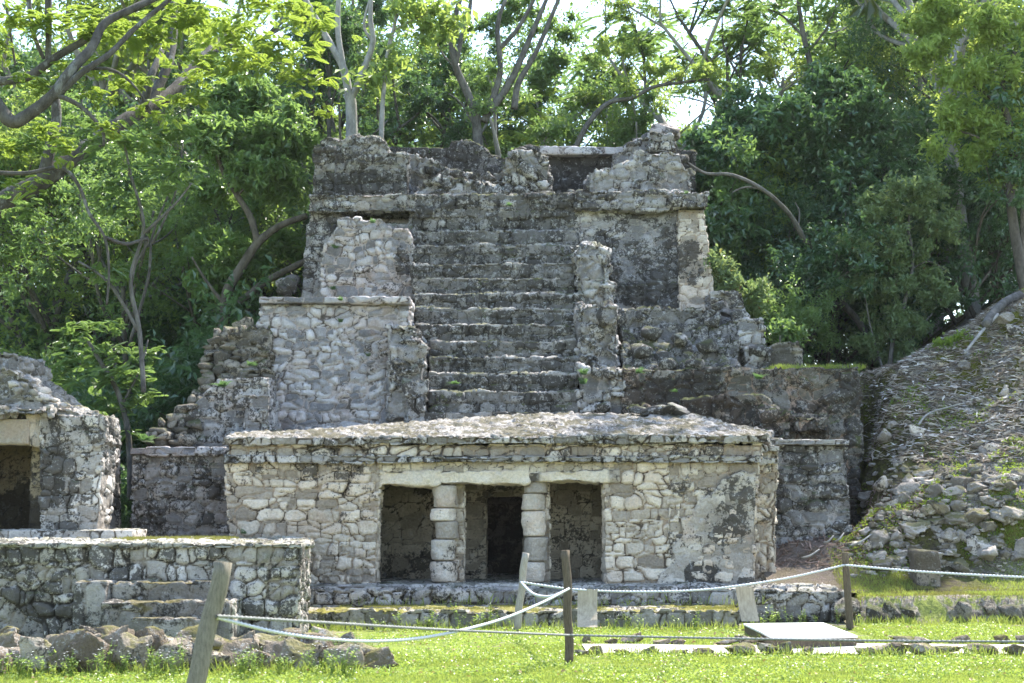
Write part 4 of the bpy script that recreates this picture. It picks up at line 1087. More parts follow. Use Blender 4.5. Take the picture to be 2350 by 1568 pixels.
rope2((1196, 1336, 20.94), (1938, 1297, 21.3), [(1310, 1352), (1450, 1358), (1620, 1353), (1800, 1328)], 0.0145, ropem, 'long white rope from the pale leaning post to the dark notched post')
rope2((1941, 1297, 21.3), (2420, 1328, 19.5), [(2100, 1311), (2250, 1320)], 0.0145, ropem, 'white rope running right from the dark notched post past the hill foot')
# knots around the posts
for (p, r) in ((P(1306, 1351, 16.3), .05), (P(1196, 1337, 21.0), .056)):
    pass

def board(cu, v0, v1, wpx, Y, lean, bend, label, tilt=0.0):
    """thin bleached board whose foot curls forward"""
    k = Y / F; w = wpx * k; h = (v1 - v0) * k; base = P(cu, v1, Y)
    n = 18; V = []; th = 0.012
    for side in (0, 1):
        for i in range(n + 1):
            f = i / n
            z = h * f; y = lean * f + (-bend * (1 - f) ** 3 if f < 1 else 0) + 0.02 * math.sin(f * 3.1)
            for j in range(7):
                x = (j / 6 - .5) * w + tilt * f
                V.append((base.x + x, Y + y + side * th + 0.006 * math.sin(j * 1.1), base.z + z + (0.008 * math.sin(j * 2.3) if i == n else 0)))
    m = (n + 1) * 7
    Q = []
    for i in range(n):
        for j in range(6):
            a = i * 7 + j
            Q.append((a, a + 1, a + 8, a + 7)); Q.append((m + a, m + a + 7, m + a + 8, m + a + 1))
    for i in range(n):
        a = i * 7; Q.append((a, a + 7, m + a + 7, m + a)); a += 6; Q.append((a + 7, a, m + a, m + a + 7))
    for j in range(6):
        Q.append((j + 1, j, m + j, m + j + 1)); a = n * 7 + j; Q.append((a, a + 1, m + a + 1, m + a))
    acc = Acc(); acc.add(V, Q)
    o = link('board', acc.mesh('board', smooth=False), boardm)
    return tag(o, label, 'board')
board(1347, 1356, 1438, 45, 20.9, 0.10, 0.14, 'bleached warped board standing beside the straight brown post', tilt=0.02)
board(1722, 1350, 1426, 40, 21.2, 0.12, 0.02, 'grey tilted board standing at the corner of the white slab', tilt=-0.06)

# white slab lying on a low frame
sl = empty('white_slab', (4.0, 20.6, 0.05), 'large flat sunlit white panel lying on the grass by the gravel path', 'panel')
q = [(1706, 1430, 21.1), (1890, 1429, 21.4), (1968, 1459, 19.35), (1775, 1462, 19.2)]
c4 = [P(*c) for c in q]
zm = 0.16
for c in c4: c.z = zm
def flat(name, pts, z0, z1, mat, par):
    bm = bmesh.new(); a = [bm.verts.new((p.x, p.y, z1)) for p in pts]; b = [bm.verts.new((p.x, p.y, z0)) for p in pts]
    bm.faces.new(a); bm.faces.new(list(reversed(b)))
    for i in range(4): bm.faces.new((a[(i + 1) % 4], a[i], b[i], b[(i + 1) % 4]))
    bmesh.ops.recalc_face_normals(bm, faces=bm.faces)
    bmesh.ops.bevel(bm, geom=list(bm.edges), offset=0.006, segments=1, affect='EDGES')
    me = bpy.data.meshes.new(name); bm.to_mesh(me); bm.free()
    return link(name, me, mat, par)
q = [(1706, 1431), (1890, 1429), (1968, 1459), (1775, 1463)]
def onz(u, v, z):
    a = (u - W / 2) / F; b = (H / 2 - v) / F
    dz = SP + b * CP; t = (z - EYE) / dz
    return Vector((a * t, (CP - b * SP) * t, z))
c4 = [onz(u, v, zm) for u, v in q]
whitem = plain_mat('chalky_white_panel', (0.60, 0.60, 0.58), (0.74, 0.74, 0.72), 3, bump=0.1, dist=0.003)
flat('panel', c4, zm - 0.03, zm, whitem, sl)
ctr = sum(c4, Vector()) / 4
flat('frame', [ctr + (c - ctr) * 0.985 for c in c4], 0.0, zm - 0.032, wooddark, sl)

# square cut stone at the hill foot
acc = Acc()
S = Solid(); p = P(2127, 1338, 23.85); S.box(p.x - .20, p.x + .20, 23.75, 24.15, p.z - .15, p.z + 0.52, batter=0.03)
so = weather('stump', S, 0.025, stone_mat('brown_block', (0.13, 0.11, 0.085), (0.24, 0.205, 0.16), (0.1, 0.1, 0.1), thr=0.60, moss=0.4, lichen=0.3, use_edge=False, seed=31), None, cell=(5, 5), seed=161, bulge=0, vary=0, rough=0.02, big=0.06, bigscale=2.5)
so.name = 'cut_stone_block'; tag(so, 'upright square brown stone block standing at the foot of the rubble hill', 'stone block')
# fallen log and stick near the crest
def stick(name, pts, r0, r1, mat, label, cat='branch', group=None, rough=.15, n=9):
    acc = Acc(); tube(acc, [P(*p) for p in pts], r0, r1, n=n, sub=5, rough=rough, seed=int(pts[0][0]))
    return tag(link(name, acc.mesh(name), mat), label, cat, group)
stick('fallen_log', [(2262, 745, 29.5), (2275, 725, 30), (2305, 695, 30.6), (2340, 678, 31.2)], 0.09, 0.10, M['bark'], 'pale thick stub of a fallen log on the crest of the hill', 'log')
stick('fallen_branch', [(2213, 812, 28.8), (2250, 765, 29.4), (2290, 722, 30)], 0.028, 0.035, M['barkpale'], 'straight pale pole lying against the log on the hill crest')
stick('fallen_branch', [(2108, 975, 27.6), (2130, 950, 27.9), (2175, 935, 28.1), (2215, 925, 28.2)], 0.022, 0.014, M['barkpale'], 'thin crooked stick lying across the upper hillside')

# splinters, dead leaves and sticks
def flakes(name, n, fn, L, Wd, mat, label, seed, up=0.25, droop=0):
    rng = np.random.RandomState(seed); C, keep = fn(rng, n)
    C = C[keep]; n = len(C)
    an = rng.rand(n) * 6.28; el = rng.normal(0, up, n)
    d = np.stack([np.cos(an) * np.cos(el), np.sin(an) * np.cos(el), np.sin(el)], 1)
    s_ = np.cross(d, np.array([0, 0, 1.0])); s_ /= np.linalg.norm(s_, axis=1, keepdims=True) + 1e-9
    s_ = s_ + np.stack([0 * an, 0 * an, rng.normal(0, .4, n)], 1)
    l = rng.uniform(L[0], L[1], n)[:, None]; w = rng.uniform(Wd[0], Wd[1], n)[:, None]
    nz = np.cross(s_, d); 
    a = C - d * l / 2; b = C + s_ * w / 2 + nz * 0.01; c = C + d * l / 2; e = C - s_ * w / 2 + nz * 0.01
    V = np.stack([a, b, c, e], 1).reshape(-1, 3)
    Q = np.arange(4 * n).reshape(-1, 4)
    me = mk_mesh(name, V, Q, False); setattrf(me, 'rnd', np.repeat(rng.rand(n), 4))
    return tag(link(name, me, mat), label, name.replace('_', ' '), kind='stuff')
def on_hill(u0, u1, v0, v1, dens=None):
    def fn(rng, n):
        X = rng.uniform(4.5, 12.5, n); Y = rng.uniform(24, 33.5, n); Z = hill_z(X, Y) + 0.03
        d = Y; zz = Z - EYE
        # back to photo coordinates only to know which part of the hill it is
        t = Y * CP + zz * SP
        uu = W / 2 + F * X / t; vv = H / 2 - F * (zz * CP - Y * SP) / t
        keep = (uu > u0) & (uu < u1) & (vv > v0) & (vv < v1)
        return np.stack([X, Y, Z], 1), keep
    return fn
chipm = leaf_mat('dead_leaf_litter', (0.20, 0.15, 0.11), (0.68, 0.64, 0.58), (0.6, 0.52, 0.45), 0.1, 0.8, spec=0.2)
flakes('leaf_litter', 30000, on_hill(1960, 2360, 690, 1060), (0.08, 0.38), (0.015, 0.06), chipm, 'bleached palm splinters and dead leaves scattered over the upper hillside', 4)
flakes('dry_twigs', 16000, on_hill(1770, 2120, 1120, 1300), (0.05, 0.35), (0.008, 0.035), leaf_mat('brown_litter', (0.13, 0.08, 0.06), (0.36, 0.26, 0.21), (0.3, 0.2, 0.15), 0.1, 0.8, spec=0.2), 'brown dead fronds and twigs heaped in the gully between pyramid and hill', 5, up=0.45)
hg = leaf_mat('hill_herb', (0.09, 0.16, 0.02), (0.20, 0.28, 0.04), (0.4, 0.5, 0.06), 0.5, 0.6)
def tufts(rng, n):
    X = rng.uniform(5.6, 12.5, n); Y = rng.uniform(24.4, 33.5, n)
    nn = fbm(np.stack([X, Y, X * 0], 1), 1.1, 4, 91)
    Z = hill_z(X, Y) + rng.uniform(0, 0.07, n)
    return np.stack([X, Y, Z], 1), nn + 0.25 * vnoise(np.stack([X * 7, Y * 7, X * 0], 1), 4) > 0.10
flakes('ground_herbs', 42000, tufts, (0.03, 0.09), (0.02, 0.04), hg, 'low green herbs and moss growing in patches over the rubble hillside', 6, up=0.7)
def lawn(rg, n):
    X = rg.uniform(-5, 6.5, n); Y = rg.uniform(13.6, 21.4, n)
    return np.stack([X, Y, ground_z(X, Y) + .045], 1), np.ones(n, bool)
flakes('fallen_leaves', 420, lawn, (0.03, 0.08), (0.02, 0.045), leaf_mat('fallen_leaf', (0.16, 0.10, 0.04), (0.38, 0.28, 0.13), (0.4, 0.3, 0.1), 0.2, 0.7), 'brown fallen leaves scattered on the lawn', 41, up=.3)
for i in range(5):
    rng = np.random.RandomState(i + 9)
    u = 1850 + i * 36 + rng.uniform(-10, 10); dx = rng.uniform(20, 60); dv = rng.uniform(-35, -5)
    Y = 24.9 + rng.uniform(-.3, .2); pz = P(u, 1200, Y); pz.z = max(hz1(pz.x, Y), .45) + .06; v = HORIZON - (pz.z - EYE) * F / Y
    stick('dead_frond', [(u, v, Y), (u + dx * .5, v + dv * .5 + 4, Y - .1), (u + dx, v + dv, Y)], 0.022, 0.012, M['barkpale'], 'dry broken palm stalk lying in the gully heap beside the pyramid foot', 'stalk', 'dry stalks in the gully')
# pebbles and rubble grit on the hill, one uncounted layer
acc = Acc(); rng = np.random.RandomState(3)
base = rock_mesh('tmp', 5, 1, 1, .8, 1, 6, .1); bv = np.empty(len(base.vertices) * 3, dtype=np.float32); base.vertices.foreach_get('co', bv); bv = bv.reshape(-1, 3); bf = np.array([p.vertices[:] for p in base.polygons])
n = 5000; X = rng.uniform(5.6, 12, n); Y = rng.uniform(24.2, 33, n); Z = hill_z(X, Y)
den = fbm(np.stack([X, Y, X * 0], 1), 0.7, 3, 92); low = sstep(29.5, 26, Y)
kp = (den + 0.45 * low - 0.25 - 0.5 * sstep(2.0, 0.8, X - hill_xl(Y)) * sstep(25.8, 26.6, Y) + rng.uniform(-.2, .2, n)) > 0.0
X, Y, Z = X[kp], Y[kp], Z[kp]; n = len(X)
r = .02 + .055 * rng.rand(n) ** 2; an = rng.rand(n) * 6.28
ca, sa = np.cos(an)[:, None], np.sin(an)[:, None]
vx = (bv[None, :, 0] * ca - bv[None, :, 1] * sa) * r[:, None] * 1.3; vy = (bv[None, :, 0] * sa + bv[None, :, 1] * ca) * r[:, None]; vz = np.repeat(bv[None, :, 2], n, 0) * r[:, None]
V = np.stack([vx + X[:, None], vy + Y[:, None], vz + Z[:, None]], 2).reshape(-1, 3)
Q = (bf[None] + (np.arange(n) * len(bv))[:, None, None]).reshape(-1, 3)
me = mk_mesh('hill_gravel', V, Q, False); setattrf(me, 'rnd', np.repeat(rng.rand(n), len(bv)))
tag(link('hill_gravel', me, M['rock']), 'small grey stones and grit scattered over the rubble hillside', 'gravel', kind='stuff')

# ================================================================== GRASS
grassm = leaf_mat('lawn_grass', (0.12, 0.185, 0.03), (0.26, 0.31, 0.065), (0.48, 0.56, 0.10), 0.5, 0.55, cc=(0.36, 0.33, 0.14))
def blades(name, X, Y, Z, h, w, mat, label, seed, kind='stuff', parent=None, lean=0.5):
    rng = np.random.RandomState(seed); n = len(X)
    an = rng.rand(n) * 6.28; ln = np.abs(rng.normal(0, lean, n)) 
    d = np.stack([np.cos(an) * ln, np.sin(an) * ln, np.ones(n)], 1); d /= np.linalg.norm(d, axis=1, keepdims=True)
    a2 = rng.rand(n) * 6.28
    s_ = np.stack([np.cos(a2), np.sin(a2), 0 * a2], 1)
    C = np.stack([X, Y, Z], 1); hh = h[:, None]; ww = (w * np.ones(n))[:, None]
    bend = np.stack([np.cos(an), np.sin(an), -0.3 * np.ones(n)], 1) * hh * 0.25 * rng.rand(n)[:, None]
    V = np.stack([C - s_ * ww / 2, C + s_ * ww / 2, C + d * hh * .6 + s_ * ww * .35, C + d * hh + bend, C + d * hh * .6 - s_ * ww * .35], 1).reshape(-1, 3)
    i = np.arange(n)[:, None] * 5
    Q = np.hstack([i, i + 1, i + 2, i + 3, i + 4])
    me = mk_mesh(name, V, Q, False); setattrf(me, 'rnd', np.repeat(rng.rand(n) * 0.7 + 0.3 * (0.5 + 0.5 * fbm(C, 0.8, 3, 4)), 5))
    o = link(name, me, mat, parent)
    if kind: tag(o, label, 'grass', kind=kind)
    return o
rng = np.random.RandomState(1)
n = 330000
Y = 13.4 + (22.6 - 13.4) * rng.rand(n) ** 1.25; X = (rng.rand(n) * 2 - 1) * (0.375 * Y + 0.4)
pn = fbm(np.stack([X, Y, 0 * X], 1), 0.9, 4, 33); pn2 = fbm(np.stack([X, Y, 0 * X], 1), 3.0, 3, 34)
onpath = (Y > 17.3) & (Y < 18.75) & (X > 0.85)
zone_bare = (Y > 18.9) & (X < 3.7)
stepz = (Y > 21.65) & (X < 5.3)
thin = sstep(-0.22, 0.22, pn + 0.5 * pn2 + 0.75 * sstep(19.5, 16.5, Y) + 0.45 * (X > 4.5) - 0.45 * sstep(2.6, 0.3, X) * sstep(15.8, 17.2, Y))
plat = (X < -2.7) & (Y > 18.3)
keep = (~onpath) & (~plat) & (~stepz) & (rng.rand(n) < thin) & ~((Y > 16.2) & (X < -1.9) & (rng.rand(n) < .8))
slx = (Y > 19.1) & (Y < 21.3) & (X > 3.3) & (X < 5.0)
keep &= ~slx
X, Y = X[keep], Y[keep]; Z = ground_z(X, Y) - 0.005
h = rng.uniform(.015, .05, len(X)) * (1 + 0.7 * pn[keep])
blades('lawn_grass', X, Y, Z, h, 0.010, grassm, 'bright sunlit yellow-green lawn grass across the foreground', 2, lean=0.7)
x = (rng.rand(90000) * 2 - 1) * 7.5; y = 13.4 + 9 * rng.rand(90000) ** 1.2
kp = ~((y > 17.25) & (y < 18.8) & (x > 0.85)) & ~((y > 21.6) & (x < 5.3)) & ~((x < -2.0) & (y > 16)) & ~((y > 19.1) & (y < 21.3) & (x > 3.3) & (x < 5.0)) & (np.abs(x) < .38 * y + .3)
kp &= fbm(np.stack([x, y, 0 * x], 1), 2.2, 4, 35) > -0.12
x = x[kp]; y = y[kp]
flakes('lawn_herbs', len(x), lambda rg, n: (np.stack([x, y, ground_z(x, y) + rg.uniform(.01, .05, n)], 1), np.ones(n, bool)), (.02, .05), (.012, .026),
       leaf_mat('lawn_herb', (0.13, 0.22, 0.03), (0.30, 0.38, 0.07), (0.5, 0.6, 0.1), 0.45, 0.35, cc=(0.5, 0.5, 0.35)), 'small rounded herb leaves mixed into the sunlit lawn', 12, up=.5)  # the few whitish leaves paint sun glints into the herb colour
# ragged taller grass along the foot of stones, terrace top and platform
segs = [(-6.5, -1.6, 15.0, 15.5, 900), (-5.9, 3.8, 21.3, 21.6, 1500), (0.9, 9, 17.0, 17.25, 1200), (5.3, 9.5, 22.2, 22.6, 1100), (0.9, 8.5, 18.85, 19.1, 700), (-2.6, 4.0, 22.65, 22.85, 260)]
XX = []; YY = []; ZZ = []
for x0, x1, y0, y1, k in segs:
    x = rng.uniform(x0, x1, k); y = rng.uniform(y0, y1, k); XX.append(x); YY.append(y)
    ZZ.append(ground_z(x, y) + (0.29 if y0 > 22.6 else 0))
XX = np.concatenate(XX); YY = np.concatenate(YY); ZZ = np.concatenate(ZZ)
blades('tall_grass', XX, YY, ZZ, rng.uniform(.06, .20, len(XX)), 0.010, grassm, 'taller ragged grass along the stones and steps', 3)
x = rng.uniform(5.15, 7.0, 2500); y = rng.uniform(27.95, 29.2, 2500); z0 = P(1800, 843, 27.9).z
blades('terrace_grass', x, y, np.maximum(z0, hill_z(x, y)) - .01, rng.uniform(.05, .13, 2500), 0.014, grassm, 'strip of sunlit grass on top of the terrace wall right of the pyramid', 4)
x = rng.uniform(-6.0, -4.3, 6000); y = rng.uniform(21.5, 24.3, 6000)
kp = fbm(np.stack([x, y, 0 * x], 1), 1.2, 3, 55) > -0.05; x = x[kp]; y = y[kp]
mossm = leaf_mat('yellow_moss', (0.12, 0.125, 0.035), (0.23, 0.215, 0.06), (0.36, 0.36, 0.08), 0.4, 0.8)
blades('yellow_moss', x, y, np.full(len(x), z1 + .03), rng.uniform(.02, .075, len(x)), 0.014, mossm, 'yellow moss carpeting the top of the left platform', 5)
# moss carpets on terrace treads
x = rng.uniform(-2.7, 5.3, 16000); y = rng.uniform(21.75, 22.9, 16000); zt_ = P(715, 1400, 21.7).z
kp = fbm(np.stack([x, y, 0 * x], 1), 1.6, 4, 56) > 0.02; x = x[kp]; y = y[kp]
kp = x < 3.6; x = x[kp]; y = y[kp]
blades('tread_moss', x, y, np.full(len(x), zt_ - .0), rng.uniform(.01, .035, len(x)), 0.010, mossm, 'yellow moss growing on the lower step tread before the low temple', 6)
x = rng.uniform(5.4, 9.6, 16000); y = rng.uniform(22.8, 25.0, 16000)
kp = fbm(np.stack([x, y, 0 * x], 1), 1.0, 3, 57) > 0.0; x = x[kp]; y = y[kp]
blades('bank_moss', x, y, np.maximum(ground_z(x, y), hill_z(x, y) * (y > 23.35)), rng.uniform(.015, .05, len(x)), 0.012, mossm, 'yellow-green moss on the low bank at the foot of the rubble hill', 7)

x = rng.uniform(5.45, 9.8, 14000); y = rng.uniform(22.75, 24.9, 14000)
kp = fbm(np.stack([x, y, 0 * x], 1), 1.3, 4, 58) > -0.05; x = x[kp]; y = y[kp]
blades('bank_grass', x, y, np.maximum(ground_z(x, y), hill_z(x, y) * (y > 23.35)), rng.uniform(.02, .07, len(x)), 0.011, grassm, 'thin green grass on the low bank at the foot of the rubble hill', 8)
# weeds with small white flowers
flowm = plain_mat('white_petal', (0.7, 0.7, 0.68), (0.85, 0.85, 0.82), 20, bump=0)
def weed_template(seed, h=0.28, flower=True):
    rng = np.random.RandomState(seed)
    root = bpy.data.objects.new('weed', None); COL.objects.link(root)
    tag(root, 'small green weed', 'weed')
    acc = Acc(); LV = Acc(); heads = []
    ns = rng.randint(3, 6)
    for s_ in range(ns):
        a = rng.rand() * 6.28; L = h * rng.uniform(.6, 1.1); sp = rng.uniform(.15, .45)
        p0 = Vector((rng.uniform(-.02, .02), rng.uniform(-.02, .02), 0)); p2 = Vector((math.cos(a) * L * sp, math.sin(a) * L * sp, L)); p1 = (p0 + p2) / 2 + Vector((0, 0, L * .1))
        tube(acc, [p0, p1, p2], 0.003, 0.0015, n=4, sub=3)
        for j in range(9):
            f = rng.uniform(.15, .95); c = p0 + (p2 - p0) * f + Vector((0, 0, .1 * L * math.sin(3.14 * f)))
            b = rng.rand() * 6.28; l = rng.uniform(.03, .055); d = Vector((math.cos(b), math.sin(b), rng.uniform(-.1, .6))).normalized(); sd = d.cross(Vector((0, 0, 1))).normalized() * l * .28
            LV.add([tuple(c), tuple(c + d * l * .5 + sd), tuple(c + d * l), tuple(c + d * l * .5 - sd)], [(0, 1, 2, 3)], rng.rand())
        if flower and rng.rand() < .7:
            FV = Acc()
            for j in range(1):
                c = p2 + Vector((rng.uniform(-.02, .02), rng.uniform(-.02, .02), rng.uniform(0, .02)))
                for k in range(5):
                    b = k * 1.2566; d = Vector((math.cos(b), math.sin(b), .25)); sd = Vector((-math.sin(b), math.cos(b), 0)) * .004
                    FV.add([tuple(c), tuple(c + d * .007 + sd), tuple(c + d * .014), tuple(c + d * .007 - sd)], [(0, 1, 2, 3)], .5)
            heads.append(FV)
    link('stem', acc.mesh('stem'), M['leaflight'], root); link('leaves', LV.mesh('leaves', False), M['leaflight'], root)
    for hd in heads: link('flower', hd.mesh('flower', False), flowm, root)
    return root
WT = [weed_template(50 + i, h=[.22, .30, .26, .36][i]) for i in range(4)]
rng = np.random.RandomState(21); first = [True] * 4
wl = []
def put_weeds(n, x0, x1, y0, y1, label, group, z=None, sc=(.7, 1.2)):
    base_label = label
    for i in range(n):
        k = rng.randint(4); x = rng.uniform(x0, x1); y = rng.uniform(y0, y1)
        zz = gz1(x, y) if z is None else z
        f_ = (x - x0) / (x1 - x0); label = base_label + ', ' + ['far left of its row', 'left in its row', 'middle of its row', 'right in its row', 'far right of its row'][min(4, int(f_ * 5))]
        s_ = rng.uniform(*sc)
        if first[k]:
            o = WT[k]; first[k] = False; o.location = (x, y, zz); o.rotation_euler = (0, 0, rng.rand() * 6); o.scale = (s_, s_, s_); o['label'] = label; o['group'] = group
        else: copy_tree(WT[k], (x, y, zz), rng.rand() * 6.28, s_, label, group)
put_weeds(60, -5.8, -1.5, 14.75, 15.3, 'spindly white-flowered weed before the boulder pile', 'weeds before the boulder pile')
put_weeds(34, -2.4, 3.9, 21.2, 21.6, 'small leafy weed at the foot of the lower terrace step', 'weeds at the lower step')
put_weeds(12, 3.8, 5.4, 22.2, 22.8, 'flowering weed beside the end of the terrace steps', 'weeds at the end of the steps')
put_weeds(14, -3.0, -1.6, 16.0, 17.8, 'bright weed between the boulders right of the leaning post', 'weeds among the boulders')
put_weeds(40, 0.8, 8.5, 17.0, 17.3, 'tiny weed among the stones of the gravel path', 'weeds along the path', sc=(.3, .6))
put_weeds(24, -1.0, 6, 14.5, 16.8, 'tiny flowering weed in the open lawn', 'weeds in the lawn', sc=(.25, .5))
# ferns in the joints of the pyramid
def fern(loc, r, seed, label, group):
    rg = np.random.RandomState(seed); LV = Acc()
    for f in range(9):
        a = rg.uniform(3.4, 6.0); up = rg.uniform(.2, 1.5); d = Vector((math.cos(a), math.sin(a), up)).normalized(); L = 1.25 * r * rg.uniform(.6, 1.1)
        sd = d.cross(Vector((0, 0, 1))).normalized()
        for j in range(9):
            t = j / 9; c = d * L * t + Vector((0, 0, -L * .35 * t * t)); l = L * .32 * (1 - t * .8)
            for q in (-1, 1):
                e = (sd * q + d * .5).normalized(); wv = d * l * .22
                LV.add([tuple(c), tuple(c + e * l * .5 + wv), tuple(c + e * l), tuple(c + e * l * .5 - wv)], [(0, 1, 2, 3)], rg.rand())
    o = link('fern', LV.mesh('fern', False), M['leafdark']); o.location = loc
    return tag(o, label, 'fern', group)
for i, (u, v, Y, r, lb) in enumerate([(1340, 860, 27.8, .20, 'green fern in the right balustrade beside the stairs'), (1337, 882, 27.75, .22, 'lower green fern in the right balustrade joint'), (1045, 882, 28.0, .2, 'small fern growing on a lower stair step'), (765, 665, 31.0, .18, 'fern at the foot of the upper left facing'), (770, 570, 31.0, .15, 'little fern on the upper left facing'), (855, 512, 30.95, .16, 'fern in the dark slot under the left cornice'),
        (782, 740, 28.25, .12, 'tiny fern high on the pale left tier'), (782, 690, 28.25, .13, 'tiny fern just under the pale left cornice'), (845, 818, 28.2, .13, 'tiny fern low on the pale left tier'), (1465, 857, 27.75, .2, 'fern at the left of the dark terrace wall'), (1742, 870, 27.7, .22, 'broad green fern on the dark terrace wall'), (1550, 900, 27.6, .13, 'small fern in the pink mortar of the terrace wall'), (1765, 998, 26.8, .18, 'fern behind the right corner of the low roof'),
        (560, 1225, 23.8, .14, 'small plant at the temple left foot'), (510, 888, 27.2, .25, 'fern growing on the left dry stone heap'), (575, 840, 27.4, .2, 'upper fern on the left dry stone heap'), (1575, 445, 31, .1, 'tiny plant on the right end of the great cornice'), (1168, 472, 31.5, .14, 'tiny plant in the middle of the great cornice'), (335, 1015, 26.0, .3, 'fern tuft on the left lower cornice')]):
    fern(P(u, v, Y), r, 600 + i, lb, 'ferns in the masonry')

# ================================================================== TREES
def leaf_quads(C, D, N, l, w, fold=0.18):
    """rhombic leaves: base points, directions, normals, length, width"""
    S_ = np.cross(D, N); S_ /= np.linalg.norm(S_, axis=1, keepdims=True) + 1e-9
    Nn = np.cross(S_, D)
    l = l[:, None]; w = w[:, None]
    a = C; b = C + D * l * .5 + S_ * w * .5 + Nn * w * fold; c = C + D * l - Nn * l * .12; e = C + D * l * .5 - S_ * w * .5 + Nn * w * fold
    return np.stack([a, b, c, e], 1).reshape(-1, 3)
def unit(v): return v / (np.linalg.norm(v, axis=1, keepdims=True) + 1e-9)
def broad_cluster(rng, C, R, n, L, up=0.5):
    """n leaves on twigs around each clump centre C with radius R"""
    k = len(C)
    tw = 7; nt = max(1, n // tw)
    # twigs radiate from the clump centre
    dirs = unit(rng.normal(size=(k * nt, 3)) * np.array([1, 1, .75]) + np.array([0, 0, up * .6]))
    cc = np.repeat(C, nt, 0); RR = np.repeat(R, nt)
    tip = cc + dirs * (RR * rng.uniform(.35, 1.0, k * nt))[:, None]
    base = np.repeat(tip, tw, 0); td = np.repeat(dirs, tw, 0)
    f = np.tile(np.linspace(0, 1, tw), k * nt)
    m = len(base)
    pos = base - td * (f * L * 3.0)[:, None]
    ld = unit(td * .5 + rng.normal(size=(m, 3)) * .75 + np.array([0, 0, -.15]))
    nn = unit(rng.normal(size=(m, 3)) * .55 + np.array([0, 0, 1.0]))
    l = L * rng.uniform(.7, 1.3, m); 
    cr = np.repeat(rng.rand(k * nt), tw) * .5 + rng.rand(m) * .5
    return leaf_quads(pos, ld, nn, l, l * .48), cr
def feather_cluster(rng, C, R, n, L, up=0.2):
    """flat layered sprays of bipinnate fronds"""
    k = len(C); nf = max(3, n // 26)
    an = rng.rand(k * nf) * 6.28; el = rng.normal(-.05, .28, k * nf)
    fd = np.stack([np.cos(an) * np.cos(el), np.sin(an) * np.cos(el), np.sin(el)], 1)
    cc = np.repeat(C, nf, 0) + rng.normal(size=(k * nf, 3)) * np.array([.45, .45, .14]) * np.repeat(R, nf)[:, None]
    FL = np.repeat(R, nf) * rng.uniform(.45, .75, k * nf)
    pn = 13
    f = np.tile(np.repeat(np.linspace(.15, 1, pn), 2), k * nf); side = np.tile([1., -1.], k * nf * pn)
    fdr = np.repeat(fd, pn * 2, 0); base = np.repeat(cc, pn * 2, 0); FLr = np.repeat(FL, pn * 2)
    sd = unit(np.cross(fdr, np.array([0, 0, 1.0]) + 0 * fdr))
    pos = base + fdr * (f * FLr)[:, None] + np.stack([0 * f, 0 * f, -.28 * FLr * f * f], 1)
    ld = unit(sd * side[:, None] + fdr * .55 + np.array([0, 0, -.22]))
    l = FLr * .42 * np.sin(np.clip(f * 2.6 + .35, 0, 3.1)) ** .7 + .02
    nn = unit(np.array([0, 0, 1.0]) + rng.normal(size=(len(f), 3)) * .25)
    cr = np.repeat(rng.rand(k * nf), pn * 2) * .6 + rng.rand(len(f)) * .4
    return leaf_quads(pos, ld, nn, l, l * .20 + .012, fold=.05), cr

def crown_mesh(name, parts):
    V = np.vstack([p[0] for p in parts]); A = np.concatenate([p[1] for p in parts])
    me = mk_mesh(name, V, np.arange(len(V)).reshape(-1, 4), False)
    setattrf(me, 'rnd', np.repeat(A, 4)); return me

def tree_skeleton(rng, H_, spread, forks=3, lean=0.1, cb=0.35, r0=None):
    """trunk and limbs as polylines; returns the list of (points, r0, r1) and crown tips"""
    out = []; tips = []
    r0 = r0 or H_ * 0.012 + 0.03
    top = Vector((rng.uniform(-1, 1) * lean * H_, rng.uniform(-1, 1) * lean * H_, H_ * cb))
    mid = top * .5 + Vector((rng.uniform(-.3, .3), rng.uniform(-.3, .3), 0))
    out.append(([Vector((0, 0, -0.6)), mid, top], r0, r0 * .75))
    def rec(p, d, L, r, depth):
        q1 = p + d * L * .5 + Vector(rng.normal(0, L * .07, 3)); q2 = p + d * L + Vector(rng.normal(0, L * .08, 3)) + Vector((0, 0, L * .06))
        out.append(([p, q1, q2], r, r * .55))
        if depth == 0: tips.append(q2); tips.append((q1 + q2) / 2); return
        nb = rng.randint(2, 4)
        for i in range(nb):
            a = rng.rand() * 6.28
            nd = (d + Vector((math.cos(a), math.sin(a), rng.uniform(-.15, .5))) * rng.uniform(.5, .9)).normalized()
            st = q1 + (q2 - q1) * rng.uniform(.2, 1.0)
            rec(st, nd, L * rng.uniform(.55, .8), r * .55, depth - 1)
        tips.append(q2)
    n = forks + rng.randint(0, 2)
    for i in range(n):
        a = 6.28 * i / n + rng.uniform(-.5, .5)
        d = Vector((math.cos(a) * spread, math.sin(a) * spread, 1.0)).normalized()
        rec(top - Vector((0, 0, rng.uniform(0, .2) * H_ * cb)), d, H_ * (1 - cb) * rng.uniform(.38, .52), r0 * .62, 2)
    return out, tips
